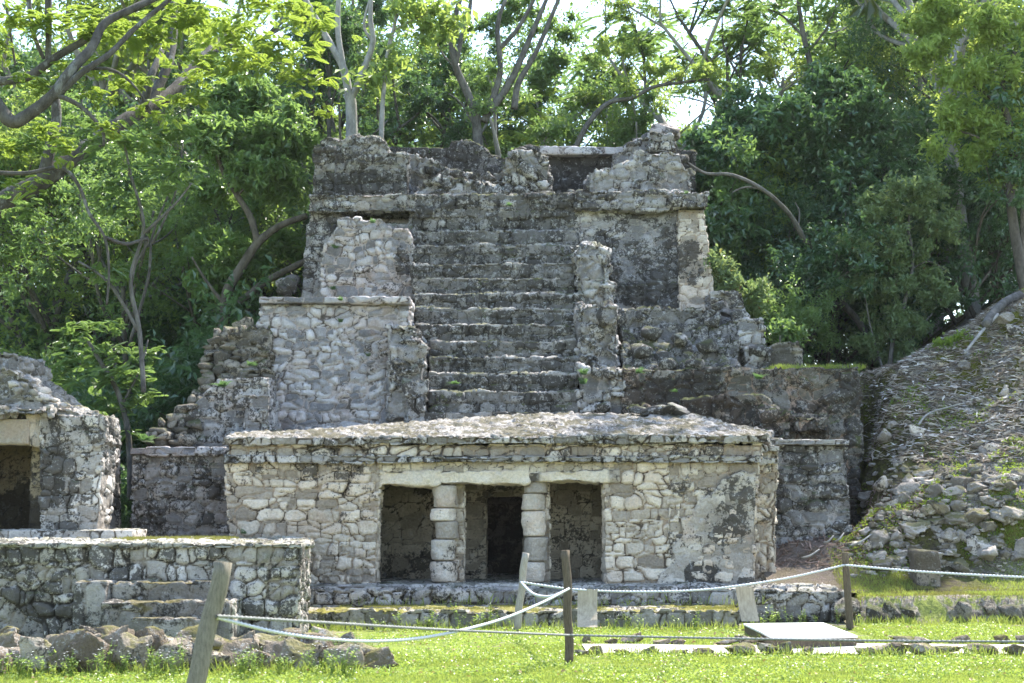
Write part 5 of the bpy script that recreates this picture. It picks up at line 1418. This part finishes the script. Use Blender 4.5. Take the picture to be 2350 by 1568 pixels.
def make_tree(seed, H_, spread, n_leaf, L, mat, bark, kind='broad', cb=.35, rc=(.5, 1.0), forks=3, skirt=0, lean=.08):
    rng = np.random.RandomState(seed)
    sk, tips = tree_skeleton(rng, H_, spread, forks, lean, cb)
    root = bpy.data.objects.new('tree', None); COL.objects.link(root)
    acc = Acc()
    for pts, a, b in sk: tube(acc, pts, a, b, n=7, sub=4, rough=.12, seed=seed)
    link('trunk', acc.mesh('trunk'), bark, root)
    C = np.array([t[:] for t in tips])
    if skirt:
        e = rng.randint(0, len(C), skirt); C2 = C[e] * np.array([1.15, 1.15, 1]) ; C2[:, 2] = rng.uniform(.06, .9, skirt) * H_
        C = np.vstack([C, C2])
    C = C + rng.normal(size=C.shape) * .25
    R = rng.uniform(rc[0], rc[1], len(C))
    per = max(14, int(n_leaf / len(C)))
    fn = broad_cluster if kind == 'broad' else feather_cluster
    link('crown', crown_mesh('crown', [fn(rng, C, R, per, L)]), mat, root)
    return root

TT = {}
def proto(key, *a, **k):
    TT[key] = [make_tree(*a, **k), False]
proto('dense1', 1, 15, .55, 26000, .17, M['leafdark'], M['bark'], cb=.25, rc=(.9, 1.6), skirt=60)
proto('dense2', 2, 15, .6, 26000, .16, M['leafmid'], M['bark'], cb=.25, rc=(.8, 1.5), skirt=50)
proto('dense3', 31, 15, .65, 22000, .15, M['leaflight'], M['bark'], cb=.25, rc=(.8, 1.5), skirt=45)
proto('airy1', 3, 19, .45, 15000, .15, M['leafmid'], M['barkpale'], cb=.42, rc=(.5, 1.1))
proto('airy2', 4, 19, .5, 15000, .14, M['leaflight'], M['barkpale'], cb=.40, rc=(.5, 1.0))
proto('airy3', 5, 18, .4, 13000, .15, M['leafdark'], M['bark'], cb=.45, rc=(.5, 1.0))
proto('feather1', 6, 17, .6, 24000, .2, M['leafmid'], M['bark'], kind='feather', cb=.4, rc=(.8, 1.3))
proto('feather2', 7, 18, .55, 22000, .2, M['leaflight'], M['barkpale'], kind='feather', cb=.42, rc=(.8, 1.3))
proto('bush1', 8, 4.5, .8, 11000, .15, M['leafdark'], M['barkdark'], cb=.12, rc=(.5, .9), skirt=24)
proto('bush2', 9, 4.5, .8, 10000, .15, M['leafmid'], M['barkdark'], cb=.12, rc=(.5, .9), skirt=24)
proto('bush3', 10, 4.0, .9, 9000, .14, M['leaflight'], M['barkdark'], cb=.12, rc=(.45, .8), skirt=20)
def put_tree(key, u, Y, sc, label, name, cat='tree', group='forest trees behind the ruins', rz=None, z=None, v=None):
    root, used = TT[key]
    rg = np.random.RandomState(int(u * 7 + Y * 13) & 0xffff)
    x = P(u, 1199, Y).x
    if z is None: z = hz1(x, Y) - .1 if (x > 5 and Y > 30) else 0.0
    rz = rg.rand() * 6.28 if rz is None else rz
    scl = (sc, sc, sc) if not isinstance(sc, tuple) else sc
    if not used:
        o = root; TT[key][1] = True
        o.location = (x, Y, z); o.rotation_euler = (0, 0, rz); o.scale = scl
    else: o = copy_tree(root, (x, Y, z), rz, scl)
    o.name = name; tag(o, label, cat, group)
    return o
LM = [(-150, 'beyond the left edge'), (-60, 'just outside the left edge'), (20, 'at the far left edge'), (100, 'above the white lintel of the ruined temple'), (190, 'above the ruined temple roof'), (270, 'above the ruined temple corner'), (350, 'above the dark gap at left'), (430, 'above the dry stone heap'),
      (510, 'behind the dark-limbed tree'), (580, 'left of the pyramid shoulder'), (650, 'beside the upper left tier'), (710, 'at the left end of the summit'), (780, 'behind the forked pale trunk'), (850, 'behind the thin sapling'), (920, 'over the broken end of the left summit wall'), (1000, 'over the fallen middle wall'),
      (1070, 'over the short wall stub'), (1150, 'over the notch of the summit'), (1210, 'just right of the summit notch'), (1270, 'over the left end of the summit lintel'), (1350, 'over the summit lintel'), (1420, 'over the right end of the summit lintel'), (1480, 'left of the capstone'), (1550, 'over the capstone'), (1620, 'right of the capstone'),
      (1680, 'above the right shoulder'), (1760, 'above the corner block'), (1830, 'right of the corner block'), (1890, 'over the terrace grass'), (1950, 'left of the grey-green shrub'), (2020, 'over the left half of the grey-green shrub'), (2090, 'over the grey-green shrub'), (2150, 'right of the grey-green shrub'), (2230, 'over the hill crest'), (2290, 'over the fallen pole'),
      (2350, 'over the fallen log'), (2420, 'just outside the right edge'), (2520, 'beyond the right edge')]
def side(u): return min(LM, key=lambda a: abs(a[0] - u))[1]
# dense far wall of forest
i = 0
for u in np.arange(-150, 2550, 112):
    i += 1; Y = 50 + (i * 37 % 9)
    mid = 850 < u < 1750
    sc = (0.98 if not mid else .70) * (1.0 + 0.10 * math.sin(i * 2.1))
    if u < 750: sc *= 1.35
    if u > 2060: sc *= 1.15
    elif u > 1600: sc *= .60
    key = ['dense1', 'dense2', 'dense3', 'dense2'][i % 4]
    put_tree(key, u, Y, sc, 'leafy tree of the farthest forest row, ' + side(u), 'forest_tree')
# second row: left and right masses
for i, (u, Y, sc, key) in enumerate([(-60, 40, 1.1, 'dense1'), (80, 42, 1.0, 'dense3'), (210, 39, .9, 'dense2'), (330, 43, 1.0, 'dense3'), (430, 38, .8, 'dense2'), (560, 42, .95, 'dense3'), (650, 39, .75, 'dense2'), (740, 44, .8, 'dense1'), (830, 46, .72, 'dense2'),
                                     (930, 47, .85, 'dense1'), (1080, 46, .60, 'dense2'), (1250, 45, .56, 'dense2'), (1400, 44, .56, 'dense2'), (1530, 44, .58, 'dense2'),
                                     (1640, 42, .42, 'dense3'), (1760, 41, .42, 'dense2'), (1880, 40, .42, 'dense1'), (2010, 42, .46, 'dense2'), (2130, 41, .56, 'dense1'), (2260, 42, .66, 'dense3'), (2400, 40, .8, 'dense1'), (1950, 38, .46, 'dense1'), (1700, 38.5, .42, 'dense1'), (1820, 37.5, .42, 'dense1'), (2080, 38, .46, 'dense1')]):
    put_tree(key, u, Y, sc, 'full-crowned tree of the nearer forest row, ' + side(u), 'forest_tree')
# sparse tall trees against the sky
for i, (u, Y, sc, key) in enumerate([(40, 47, 1.25, 'airy1'), (170, 46, 1.3, 'airy2'), (310, 47, 1.25, 'feather2'), (470, 46, 1.2, 'airy2'), (590, 46, 1.15, 'airy1'), (740, 47, 1.15, 'airy2'), (860, 46, 1.05, 'feather1'), (680, 42, 1.0, 'airy3'), (960, 44, 1.0, 'airy3'), (1080, 47, 1.05, 'airy1'), (1010, 41, .86, 'airy1'), (1190, 44, .95, 'airy2'), (1340, 43, .92, 'airy1'),
                                     (1260, 47, 1.0, 'feather1'), (1450, 42, .78, 'feather2'), (1580, 42, .84, 'airy2'), (1640, 44, .9, 'feather1'), (2150, 38, .85, 'airy2'), (2260, 36, .80, 'airy2'), (2360, 37, .85, 'airy2'), (2100, 43, .8, 'airy1')]):
    put_tree(key, u, Y, sc, 'tall airy tree against the sky, ' + side(u), 'airy_tree', rz=None)
# undergrowth
for i, (u, Y, sc, key, lb) in enumerate([(100, 34, 1.0, 'bush1', 'dark bush behind the ruined temple roof at left'), (230, 33, .9, 'bush2', 'green bush rising behind the ruined temple corner'), (285, 30, .75, 'bush1', 'dark bush in the gap between the ruined temple and the pyramid'), (360, 34, 1.1, 'bush1', 'dark bush behind the dry stone heap'), (450, 35, 1.2, 'bush2', 'leafy bush above the dry stone heap'), (270, 27.8, .5, 'bush1', 'low bush at the bottom of the left gap'),
                                         (560, 36, 1.3, 'bush1', 'bush behind the left shoulder of the pyramid'), (160, 38, 1.4, 'bush2', 'large bush deep in the left wood'), (20, 36, 1.3, 'bush2', 'bush at the far left edge of the wood'), (60, 44, 1.9, 'bush1', 'tall dark bush deep in the wood at far left'), (-40, 43, 1.8, 'bush2', 'tall green bush deep in the wood, cut by the left edge'), (300, 44, 1.9, 'bush1', 'tall dark bush deep in the wood above the dark gap'), (180, 45, 1.9, 'bush1', 'tall dark bush deep in the wood above the ruined temple'), (420, 45, 1.9, 'bush1', 'tall dark bush deep in the wood above the stone heap'), (650, 37, 1.6, 'bush1', 'tall bush against the upper left tier')]):
    put_tree(key, u, Y, sc, lb, 'bush', 'bush', 'undergrowth bushes')
ht = 6.6
for i, (u, Y, sc, key, lb) in enumerate([(980, 38, .9, 'bush3', 'light bush peeping over the summit, left of centre'), (1110, 38, 1.15, 'bush2', 'green bush peeping over the summit at its centre'), (1170, 37, 1.05, 'bush3', 'bright bush filling the notch in the summit wall'), (1250, 38, 1.1, 'bush3', 'light bush over the summit lintel'), (1340, 38, 1.0, 'bush3', 'light bush over the right summit lintel'), (1430, 38, 1.15, 'bush2', 'bush behind the right summit ruin'), (1540, 38, 1.25, 'bush3', 'bush right of the capstone'),
                                         (1600, 37.5, 1.1, 'bush2', 'bush beside the right summit wall'), (880, 38, 1.0, 'bush1', 'dark bush behind the left summit wall')]):
    put_tree(key, u, Y, sc, lb, 'bush', 'bush', 'bushes over the summit', z=ht)
for i, (u, Y, sc, key, lb) in enumerate([(1680, 34, .75, 'bush1', 'dark bush against the right shoulder of the pyramid'), (1780, 33, .55, 'bush2', 'small bush behind the corner block'), (1850, 35, .9, 'bush1', 'dark bush on the terrace edge'), (1900, 36, 1.1, 'bush1', 'dark bush left of the grey-green shrub'), (2180, 36, 1.0, 'bush1', 'dark bush right of the grey-green shrub'), (2280, 35, .9, 'bush1', 'dark bush behind the hill crest'), (1760, 36, 1.3, 'bush1', 'tall dark bush behind the right terrace'), (2060, 38, 1.4, 'bush1', 'tall dark bush behind the grey-green shrub'), (2360, 37, 1.4, 'bush1', 'tall dark bush at the right edge'), (1860, 40, 1.4, 'bush1', 'dark bush deep behind the terrace grass'), (1940, 41, 1.5, 'bush1', 'dark bush deep left of the grey-green shrub'), (2000, 39, 1.2, 'bush2', 'green bush deep behind the left half of the grey-green shrub'), (1800, 39, 1.2, 'bush1', 'dark bush deep behind the corner block'), (2120, 40, 1.4, 'bush1', 'dark bush deep behind the right half of the grey-green shrub'), (2220, 41, 1.5, 'bush1', 'dark bush deep behind the hill crest')]):
    put_tree(key, u, Y, sc, lb, 'bush', 'bush', 'bushes on the right terrace')

# ---- trees drawn from their own limbs
def limb_tree(name, loc_u, Y, label, limbs, blobs, leafmat, bark, kind='broad', L=.15, per=130, seed=1, z=None, cat='tree', rad_scale=1.0, group=None):
    """limbs: lists of (u, v, Y) with two radii in m; blobs: (u, v, Y, radius px, number of clumps)"""
    rng = np.random.RandomState(seed)
    base = P(loc_u[0], loc_u[1], Y)
    root = empty(name, (base.x, base.y, max(base.z, 0)), label, cat, group)
    acc = Acc()
    for pts, a, b in limbs:
        tube(acc, [P(p[0], p[1], Y if len(p) < 3 else p[2]) for p in pts], a, b, n=9, sub=6, rough=.10, seed=seed)
    link('trunk', acc.mesh('trunk'), bark, root)
    parts = []
    for bl in blobs:
        u, v, yb, rp, n = bl[:5]; fl = bl[5] if len(bl) > 5 else .7
        k = yb / F; c = np.array(P(u, v, yb)[:]); R = rp * k
        d = unit(rng.normal(size=(n, 3))) * (rng.rand(n, 1) ** .4) * R * np.array([1, .8, fl])
        C = c + d; rr = rng.uniform(.28, .55, n) * min(1.0, R) * (1 if kind == 'broad' else 1.5) * rad_scale
        fn = broad_cluster if kind == 'broad' else feather_cluster
        parts.append(fn(rng, C, rr, per, L))
        # fine twigs toward the clumps
        if name != 'shrub':
            tw = Acc()
    link('crown', crown_mesh('crown', parts), leafmat, root)
    return root
# twin trees whose pale trunks stand behind the summit
limb_tree('pale_tree', (808, 330), 36.5, 'pale slender forked tree behind the left summit wall', [([(810, 560), (808, 400), (806, 250), (800, 215)], .17, .14), ([(800, 215), (785, 150), (740, 70), (690, -20)], .12, .07), ([(800, 215), (783, 130), (775, 60), (778, -20)], .10, .06), ([(803, 235), (830, 170), (855, 100), (850, 40), (852, -30)], .10, .05), ([(855, 95), (835, 60), (848, 0)], .04, .03)],
          [(740, 30, 38, 70, 12), (860, 10, 38, 60, 10), (700, -30, 38, 80, 14), (790, 80, 39, 50, 6)], M['leafdark'], M['barkpale'], per=120, L=.15, seed=11)
limb_tree('sapling', (876, 330), 36, 'thin pale sapling with large lobed leaves, right of the forked pale tree', [([(877, 520), (875, 320), (881, 200), (892, 110), (905, 60), (915, -10)], .075, .04), ([(903, 70), (950, 45), (990, 30)], .02, .012), ([(884, 180), (860, 175), (835, 195)], .015, .01), ([(895, 90), (925, 70), (960, 80)], .015, .01)],
          [(985, 30, 36, 34, 7), (1025, 50, 36, 26, 5), (930, 15, 36, 40, 7), (850, 180, 36, 20, 4), (900, 150, 36, 22, 4), (985, 75, 36, 20, 3)], M['leaflight'], M['barkpale'], per=34, L=.28, seed=12)
limb_tree('forked_tree', (1095, 330), 37.5, 'grey multi-stemmed tree right of the sapling behind the summit', [([(1098, 480), (1093, 280), (1075, 220), (1042, 140), (1040, 60), (1062, -20)], .15, .06), ([(1045, 150), (1058, 90), (1075, 40), (1082, -20)], .08, .05), ([(1110, 280), (1130, 230), (1148, 160), (1142, 60), (1160, 0)], .11, .05), ([(1148, 110), (1185, 70), (1212, 25), (1240, -30)], .07, .04), ([(1120, 260), (1170, 190), (1215, 90), (1262, -20)], .12, .05), ([(1180, 250), (1190, 190), (1230, 120), (1290, -20)], .10, .05), ([(1040, 150), (1020, 130), (1002, 100)], .04, .02), ([(1095, 300), (1060, 240), (1030, 215)], .04, .02)],
          [(1150, 30, 40, 55, 9), (1270, 130, 40, 45, 9), (1240, 170, 40, 40, 8), (1030, 90, 40, 50, 8), (1100, 60, 40, 50, 6), (1290, 60, 41, 50, 8), (1210, 10, 40, 50, 7), (1080, 200, 41, 50, 8)], M['leafmid'], M['bark'], per=110, L=.15, seed=13)
limb_tree('leaning_tree', (1325, 345), 38, 'slim grey tree leaning right over the summit lintel', [([(1290, 430), (1325, 330), (1360, 270), (1400, 235), (1450, 225), (1500, 200), (1560, 190), (1630, 182)], .09, .035), ([(1400, 235), (1425, 215), (1470, 205)], .03, .02), ([(1500, 200), (1560, 175), (1600, 120)], .03, .015)],
          [(1600, 165, 38, 50, 8), (1520, 160, 38, 40, 6), (1440, 190, 38, 36, 5), (1400, 130, 39, 60, 8)], M['leaflight'], M['bark'], per=90, L=.14, seed=14)
# young tree on the left shoulder
limb_tree('dark_limbed_tree', (515, 750), 33, 'dark branching tree growing beside the left shoulder of the pyramid', [([(500, 800), (515, 740), (522, 670), (550, 620), (590, 560), (640, 520), (705, 495)], .16, .07), ([(592, 560), (575, 500), (545, 450), (510, 390), (495, 330), (490, 260)], .09, .035), ([(520, 715), (560, 685), (620, 640), (700, 600)], .09, .08), ([(515, 700), (470, 640), (440, 590)], .05, .02), ([(545, 450), (580, 410), (620, 380)], .035, .015)],
          [(590, 380, 33, 75, 15), (500, 320, 33, 80, 15), (640, 300, 33.5, 85, 18), (560, 240, 34, 90, 17), (660, 430, 33.5, 50, 9), (480, 440, 34, 60, 9), (560, 590, 33.5, 70, 12), (480, 560, 34, 55, 8), (500, 650, 34, 60, 8), (650, 560, 34, 50, 6), (680, 350, 34, 40, 7)], M['leafmid'], M['barkdark'], per=150, L=.19, seed=15)
# great spreading tree, upper left: heavy dark limb, grey limbs, feathery sprays
limb_tree('feathery_tree', (-60, 560), 27, 'great spreading feathery-leaved tree with heavy grey limbs, filling the upper left corner',
          [([(-60, 520, 28), (20, 455, 28), (90, 420, 28), (190, 345, 28.5), (290, 275, 29), (390, 215, 30), (470, 130, 31), (540, 70, 32)], .22, .11), ([(340, 245, 29.5), (385, 150, 30), (400, 60, 30.5), (395, -20, 31)], .12, .07), ([(330, 250, 29), (345, 180, 29), (370, 120, 29.5), (380, 60, 30)], .10, .05),
           ([(-40, 190, 25), (0, 250, 25), (30, 280, 25), (70, 260, 25), (120, 220, 25), (165, 160, 25), (210, 110, 25.2), (240, 55, 25.4), (310, 18, 25.6), (390, -20, 26)], .14, .06), ([(-30, 188, 26), (60, 178, 26), (130, 130, 26), (190, 95, 26), (240, 60, 26)], .09, .06), ([(60, 262, 25), (130, 218, 25), (190, 165, 25), (250, 125, 25.2), (310, 65, 25.4), (400, -10, 25.6)], .075, .04),
           ([(125, 217, 25), (170, 235, 25), (205, 262, 25), (235, 300, 25), (238, 335, 25)], .05, .025), ([(95, 430, 28), (115, 340, 28), (130, 270, 28), (122, 200, 28)], .13, .09), ([(-20, 396, 26), (60, 398, 26), (140, 386, 26), (180, 425, 26), (205, 490, 26), (240, 545, 26), (250, 620, 26), (245, 700, 26)], .045, .02), ([(240, 545, 26), (290, 560, 26.5), (340, 550, 27), (310, 610, 27), (300, 680, 27)], .04, .02),
           ([(10, -20, 26), (20, 50, 26), (35, 150, 26)], .035, .02), ([(65, -10, 26), (75, 70, 26), (100, 135, 26)], .05, .035), ([(110, -20, 26), (112, 80, 26), (108, 150, 26)], .07, .05), ([(190, 160, 25.5), (255, 160, 25.5), (310, 200, 25.5), (370, 290, 26)], .035, .015), ([(520, 100, 32), (600, 140, 32), (700, 150, 32)], .05, .02), ([(350, 560, 30), (400, 450, 30), (420, 330, 30)], .03, .015), ([(300, 780, 31), (340, 640, 31), (350, 540, 31), (390, 440, 31)], .04, .02)],
          [(150, 340, 24.6, 55, 6, .4), (260, 290, 24.8, 50, 6, .4), (60, 420, 24.6, 55, 6, .4), (350, 255, 25.5, 55, 6, .4), (440, 170, 26, 50, 6, .4), (100, 300, 27, 60, 8, .4), (20, 330, 27, 60, 8, .4), (220, 210, 25, 50, 6, .4), (330, 330, 28, 60, 8, .4), (440, 220, 29, 60, 9, .4), (60, 40, 25.5, 70, 15, .4), (200, 60, 26, 80, 17, .4), (330, 80, 27, 80, 17, .4), (80, 185, 25, 50, 8, .4), (420, 30, 27, 80, 16, .4), (170, 150, 26, 60, 8, .4), (520, 60, 29, 90, 17, .4), (640, 110, 30, 90, 17, .4), (560, 150, 29, 70, 11, .4), (690, 40, 31, 80, 12, .4), (700, 180, 30, 60, 9, .4), (740, 250, 30, 34, 5, .4), (0, 110, 26, 50, 8, .4), (610, 10, 28, 80, 12, .4), (300, 180, 28, 60, 9, .4), (450, 130, 28, 60, 9, .4)],
          M['leafyellow'], M['barklimb'], kind='feather', per=170, L=.2, seed=16, rad_scale=1.0)
limb_tree('hanging_sprays_tree', (250, 700), 27, 'feathery green tree with drooping layered sprays below the heavy dark limb',
          [([(330, 900), (320, 760), (300, 640), (330, 520), (300, 400), (280, 300)], .05, .02), ([(318, 760), (250, 650), (180, 600)], .04, .02), ([(325, 540), (400, 470), (440, 420)], .035, .015)],
          [(290, 330, 27, 80, 12, .5), (380, 400, 27.5, 80, 12, .5), (200, 300, 27, 70, 9, .5), (280, 450, 27, 80, 9, .5), (60, 330, 27, 60, 7, .5), (50, 480, 27, 70, 9, .5), (240, 620, 27, 60, 8, .4), (150, 560, 27.5, 60, 7, .4), (380, 300, 28, 70, 9, .5), (20, 580, 27, 50, 5, .5)],
          M['leafmid'], M['bark'], kind='feather', per=150, L=.2, seed=17)
limb_tree('low_feathery_tree', (260, 900), 28, 'young bright green feathery tree behind the ruined temple roof', [([(300, 1150), (295, 1000), (270, 900), (230, 830), (200, 780)], .07, .03), ([(280, 930), (320, 850), (340, 780)], .03, .015)],
          [(190, 800, 28, 75, 13, .4), (270, 860, 28, 80, 14, .4), (130, 860, 28, 60, 9, .4), (310, 800, 28.5, 60, 9, .4), (230, 740, 28, 60, 9, .4), (330, 910, 28, 50, 8, .4), (250, 930, 28, 60, 9, .4), (290, 990, 28, 40, 5, .4)],
          M['leafmid'], M['bark'], kind='feather', per=150, L=.2, seed=18)
# big dark broad-leaved tree right of the pyramid
limb_tree('dark_tree', (1980, 800), 35, 'big dense dark-leaved tree with a long pale arching limb, right of the pyramid', [([(2010, 830, 35), (1975, 745, 35), (1935, 695, 35), (1905, 620, 35), (1850, 555, 34), (1810, 490, 33.5), (1750, 435, 33), (1680, 402, 33), (1620, 398, 33), (1575, 372, 33)], .095, .028), ([(1745, 432, 33), (1710, 430, 33), (1680, 442, 33)], .03, .02), ([(1940, 700, 35), (1915, 695, 34.8), (1900, 685, 34.6)], .04, .03), ([(1830, 530, 34), (1835, 490, 34), (1825, 465, 34)], .03, .015)],
          [(1700, 350, 36, 90, 22), (1620, 400, 36, 50, 8), (1800, 300, 36, 110, 30), (1900, 380, 36.5, 110, 30), (1760, 480, 36.5, 100, 24), (1680, 560, 36.5, 80, 16), (1860, 560, 37, 110, 24), (1780, 640, 37, 90, 18), (1950, 260, 36.5, 90, 20), (2050, 330, 37, 90, 18), (1900, 200, 37, 80, 14), (1720, 260, 37, 70, 12), (1630, 330, 36.5, 50, 8), (1960, 480, 37, 90, 15), (1700, 680, 37, 60, 9)], M['leafdark'], M['bark'], per=170, L=.21, seed=19)
limb_tree('layered_tree', (1900, 400), 38, 'dark layered tree against the sky above the big dark-leaved tree', [([(1900, 400), (1880, 250), (1860, 150), (1840, 60), (1830, -20)], .12, .05), ([(1872, 190), (1905, 210), (1940, 190)], .04, .02), ([(1850, 90), (1800, 40), (1760, 20)], .04, .02), ([(1855, 120), (1900, 60), (1920, 10)], .04, .02)],
          [(1840, 20, 38, 70, 11, .5), (1770, 10, 38, 60, 8, .5), (1860, 110, 38, 60, 8, .5), (1740, 80, 38, 50, 6, .5), (1900, 30, 38, 40, 5, .5), (1890, 170, 38, 60, 7, .5), (1720, 170, 38, 60, 7, .5)], M['leafmid'], M['bark'], kind='feather', per=150, L=.2, seed=20)
# bright tree of the right edge
limb_tree('bright_tree', (2350, 700), 33, 'bright yellow-green tree arching in from the right edge', [([(2365, 720), (2340, 600), (2318, 440), (2330, 330), (2300, 220), (2330, 120)], .14, .06), ([(2320, 400), (2270, 330), (2200, 300)], .05, .02), ([(2310, 260), (2240, 200), (2180, 190)], .04, .02), ([(2345, 620), (2348, 450)], .07, .05)],
          [(2200, 60, 33, 90, 20), (2300, 60, 33, 90, 22), (2120, 130, 33, 60, 11), (2230, 170, 33, 85, 20), (2330, 190, 33, 70, 14), (2180, 260, 33, 60, 11), (2280, 290, 33, 80, 16), (2340, 330, 33, 50, 9), (2240, 350, 33, 50, 7), (2290, 400, 33.3, 50, 7), (2100, 60, 33, 50, 8), (2140, 10, 33, 60, 10), (2170, 330, 33, 40, 4)], M['leafbright'], M['barkdark'], per=95, L=.16, seed=21)
# grey-green shrub on the terrace
limb_tree('shrub', (2060, 820), 33, 'grey-green shrub with pale twigs and reddish tips, on the terrace right of the pyramid', [([(2040, 860), (2050, 780), (2075, 700), (2095, 600), (2085, 520), (2095, 440)], .06, .02), ([(2060, 860), (2090, 780), (2140, 720)], .04, .015), ([(2030, 860), (2000, 760), (1985, 680)], .035, .015), ([(2090, 620), (2130, 600), (2170, 620)], .02, .01)],
          [(2090, 450, 33, 80, 20), (2010, 480, 33, 60, 12), (2150, 520, 33, 60, 13), (1980, 570, 33, 60, 13), (2060, 570, 33, 70, 14), (2100, 640, 33, 75, 15), (2010, 660, 33, 60, 11), (2150, 670, 33, 45, 8), (2040, 740, 33, 70, 13), (2110, 750, 33, 50, 7), (1990, 780, 33, 45, 7), (2070, 800, 33, 60, 8)], M['leafshrub'], M['bark'], per=150, L=.12, seed=22, cat='shrub')
limb_tree('shrub', (1690, 720), 31.5, 'small red-tipped shrub growing on the right shoulder of the pyramid', [([(1660, 740), (1670, 690), (1700, 640)], .03, .01), ([(1665, 720), (1720, 680), (1735, 665)], .02, .01)],
          [(1655, 610, 31.5, 28, 7), (1675, 640, 31.5, 30, 7), (1735, 670, 31.5, 30, 8), (1725, 700, 31.5, 24, 5), (1640, 600, 31.5, 22, 5)], M['leafshrub'], M['bark'], per=90, L=.12, seed=23, cat='shrub')
limb_tree('shrub', (1790, 780), 30.5, 'low bright shrub behind the corner block of the right terrace', [([(1790, 800), (1790, 770)], .02, .01)], [(1790, 755, 31, 30, 9), (1820, 770, 31, 22, 5)], M['leafmid'], M['bark'], per=90, L=.13, seed=24, cat='shrub')
limb_tree('shrub', (2160, 800), 30.5, 'small yellow-green plant on the crest at the left end of the hill', [([(2165, 800), (2168, 785)], .015, .01)], [(2165, 783, 30.6, 16, 6), (2195, 776, 30.6, 12, 3)], M['leafyellow'], M['bark'], per=50, L=.10, seed=25, cat='shrub')
# leafy twig hanging into the top of the picture, close to the camera
rng = np.random.RandomState(9); Yt = 7.0
LV = []; 
cs = np.array([P(u, v, Yt)[:] for u, v in [(1985, 5), (1995, 0), (2005, 8), (1978, 12), (2012, 0), (2000, -10)]])
ds = unit(np.array([[-.35, .1, -1], [-.1, 0, -1], [.35, -.1, -.8], [-.7, .1, -.7], [.9, 0, -.15], [.2, .2, -1]]))
ns = unit(np.array([[1, -.6, 0], [.2, -1, .1], [.8, -.6, .5], [.5, -1, .1], [.1, -.7, .9], [-.7, -.7, .1]]))
V = leaf_quads(cs, ds, ns, np.array([.10, .115, .11, .10, .10, .12]), np.array([.05, .06, .055, .045, .05, .05]))
root = empty('hanging_twig', tuple(P(2000, -40, Yt)), 'dark leafy twig hanging down from above at the top of the photo', 'twig')
me = mk_mesh('leaves', V, np.arange(len(V)).reshape(-1, 4), False); setattrf(me, 'rnd', np.repeat([.1, .2, .5, .1, .6, .3], 4)); link('leaves', me, M['leafolive'], root)
acc = Acc(); tube(acc, [P(2010, -220, Yt), P(2000, -80, Yt), P(1990, 8, Yt)], .006, .003, n=6); link('stem', acc.mesh('stem'), M['barkdark'], root)
print('SCRIPT DONE', len(bpy.data.objects))
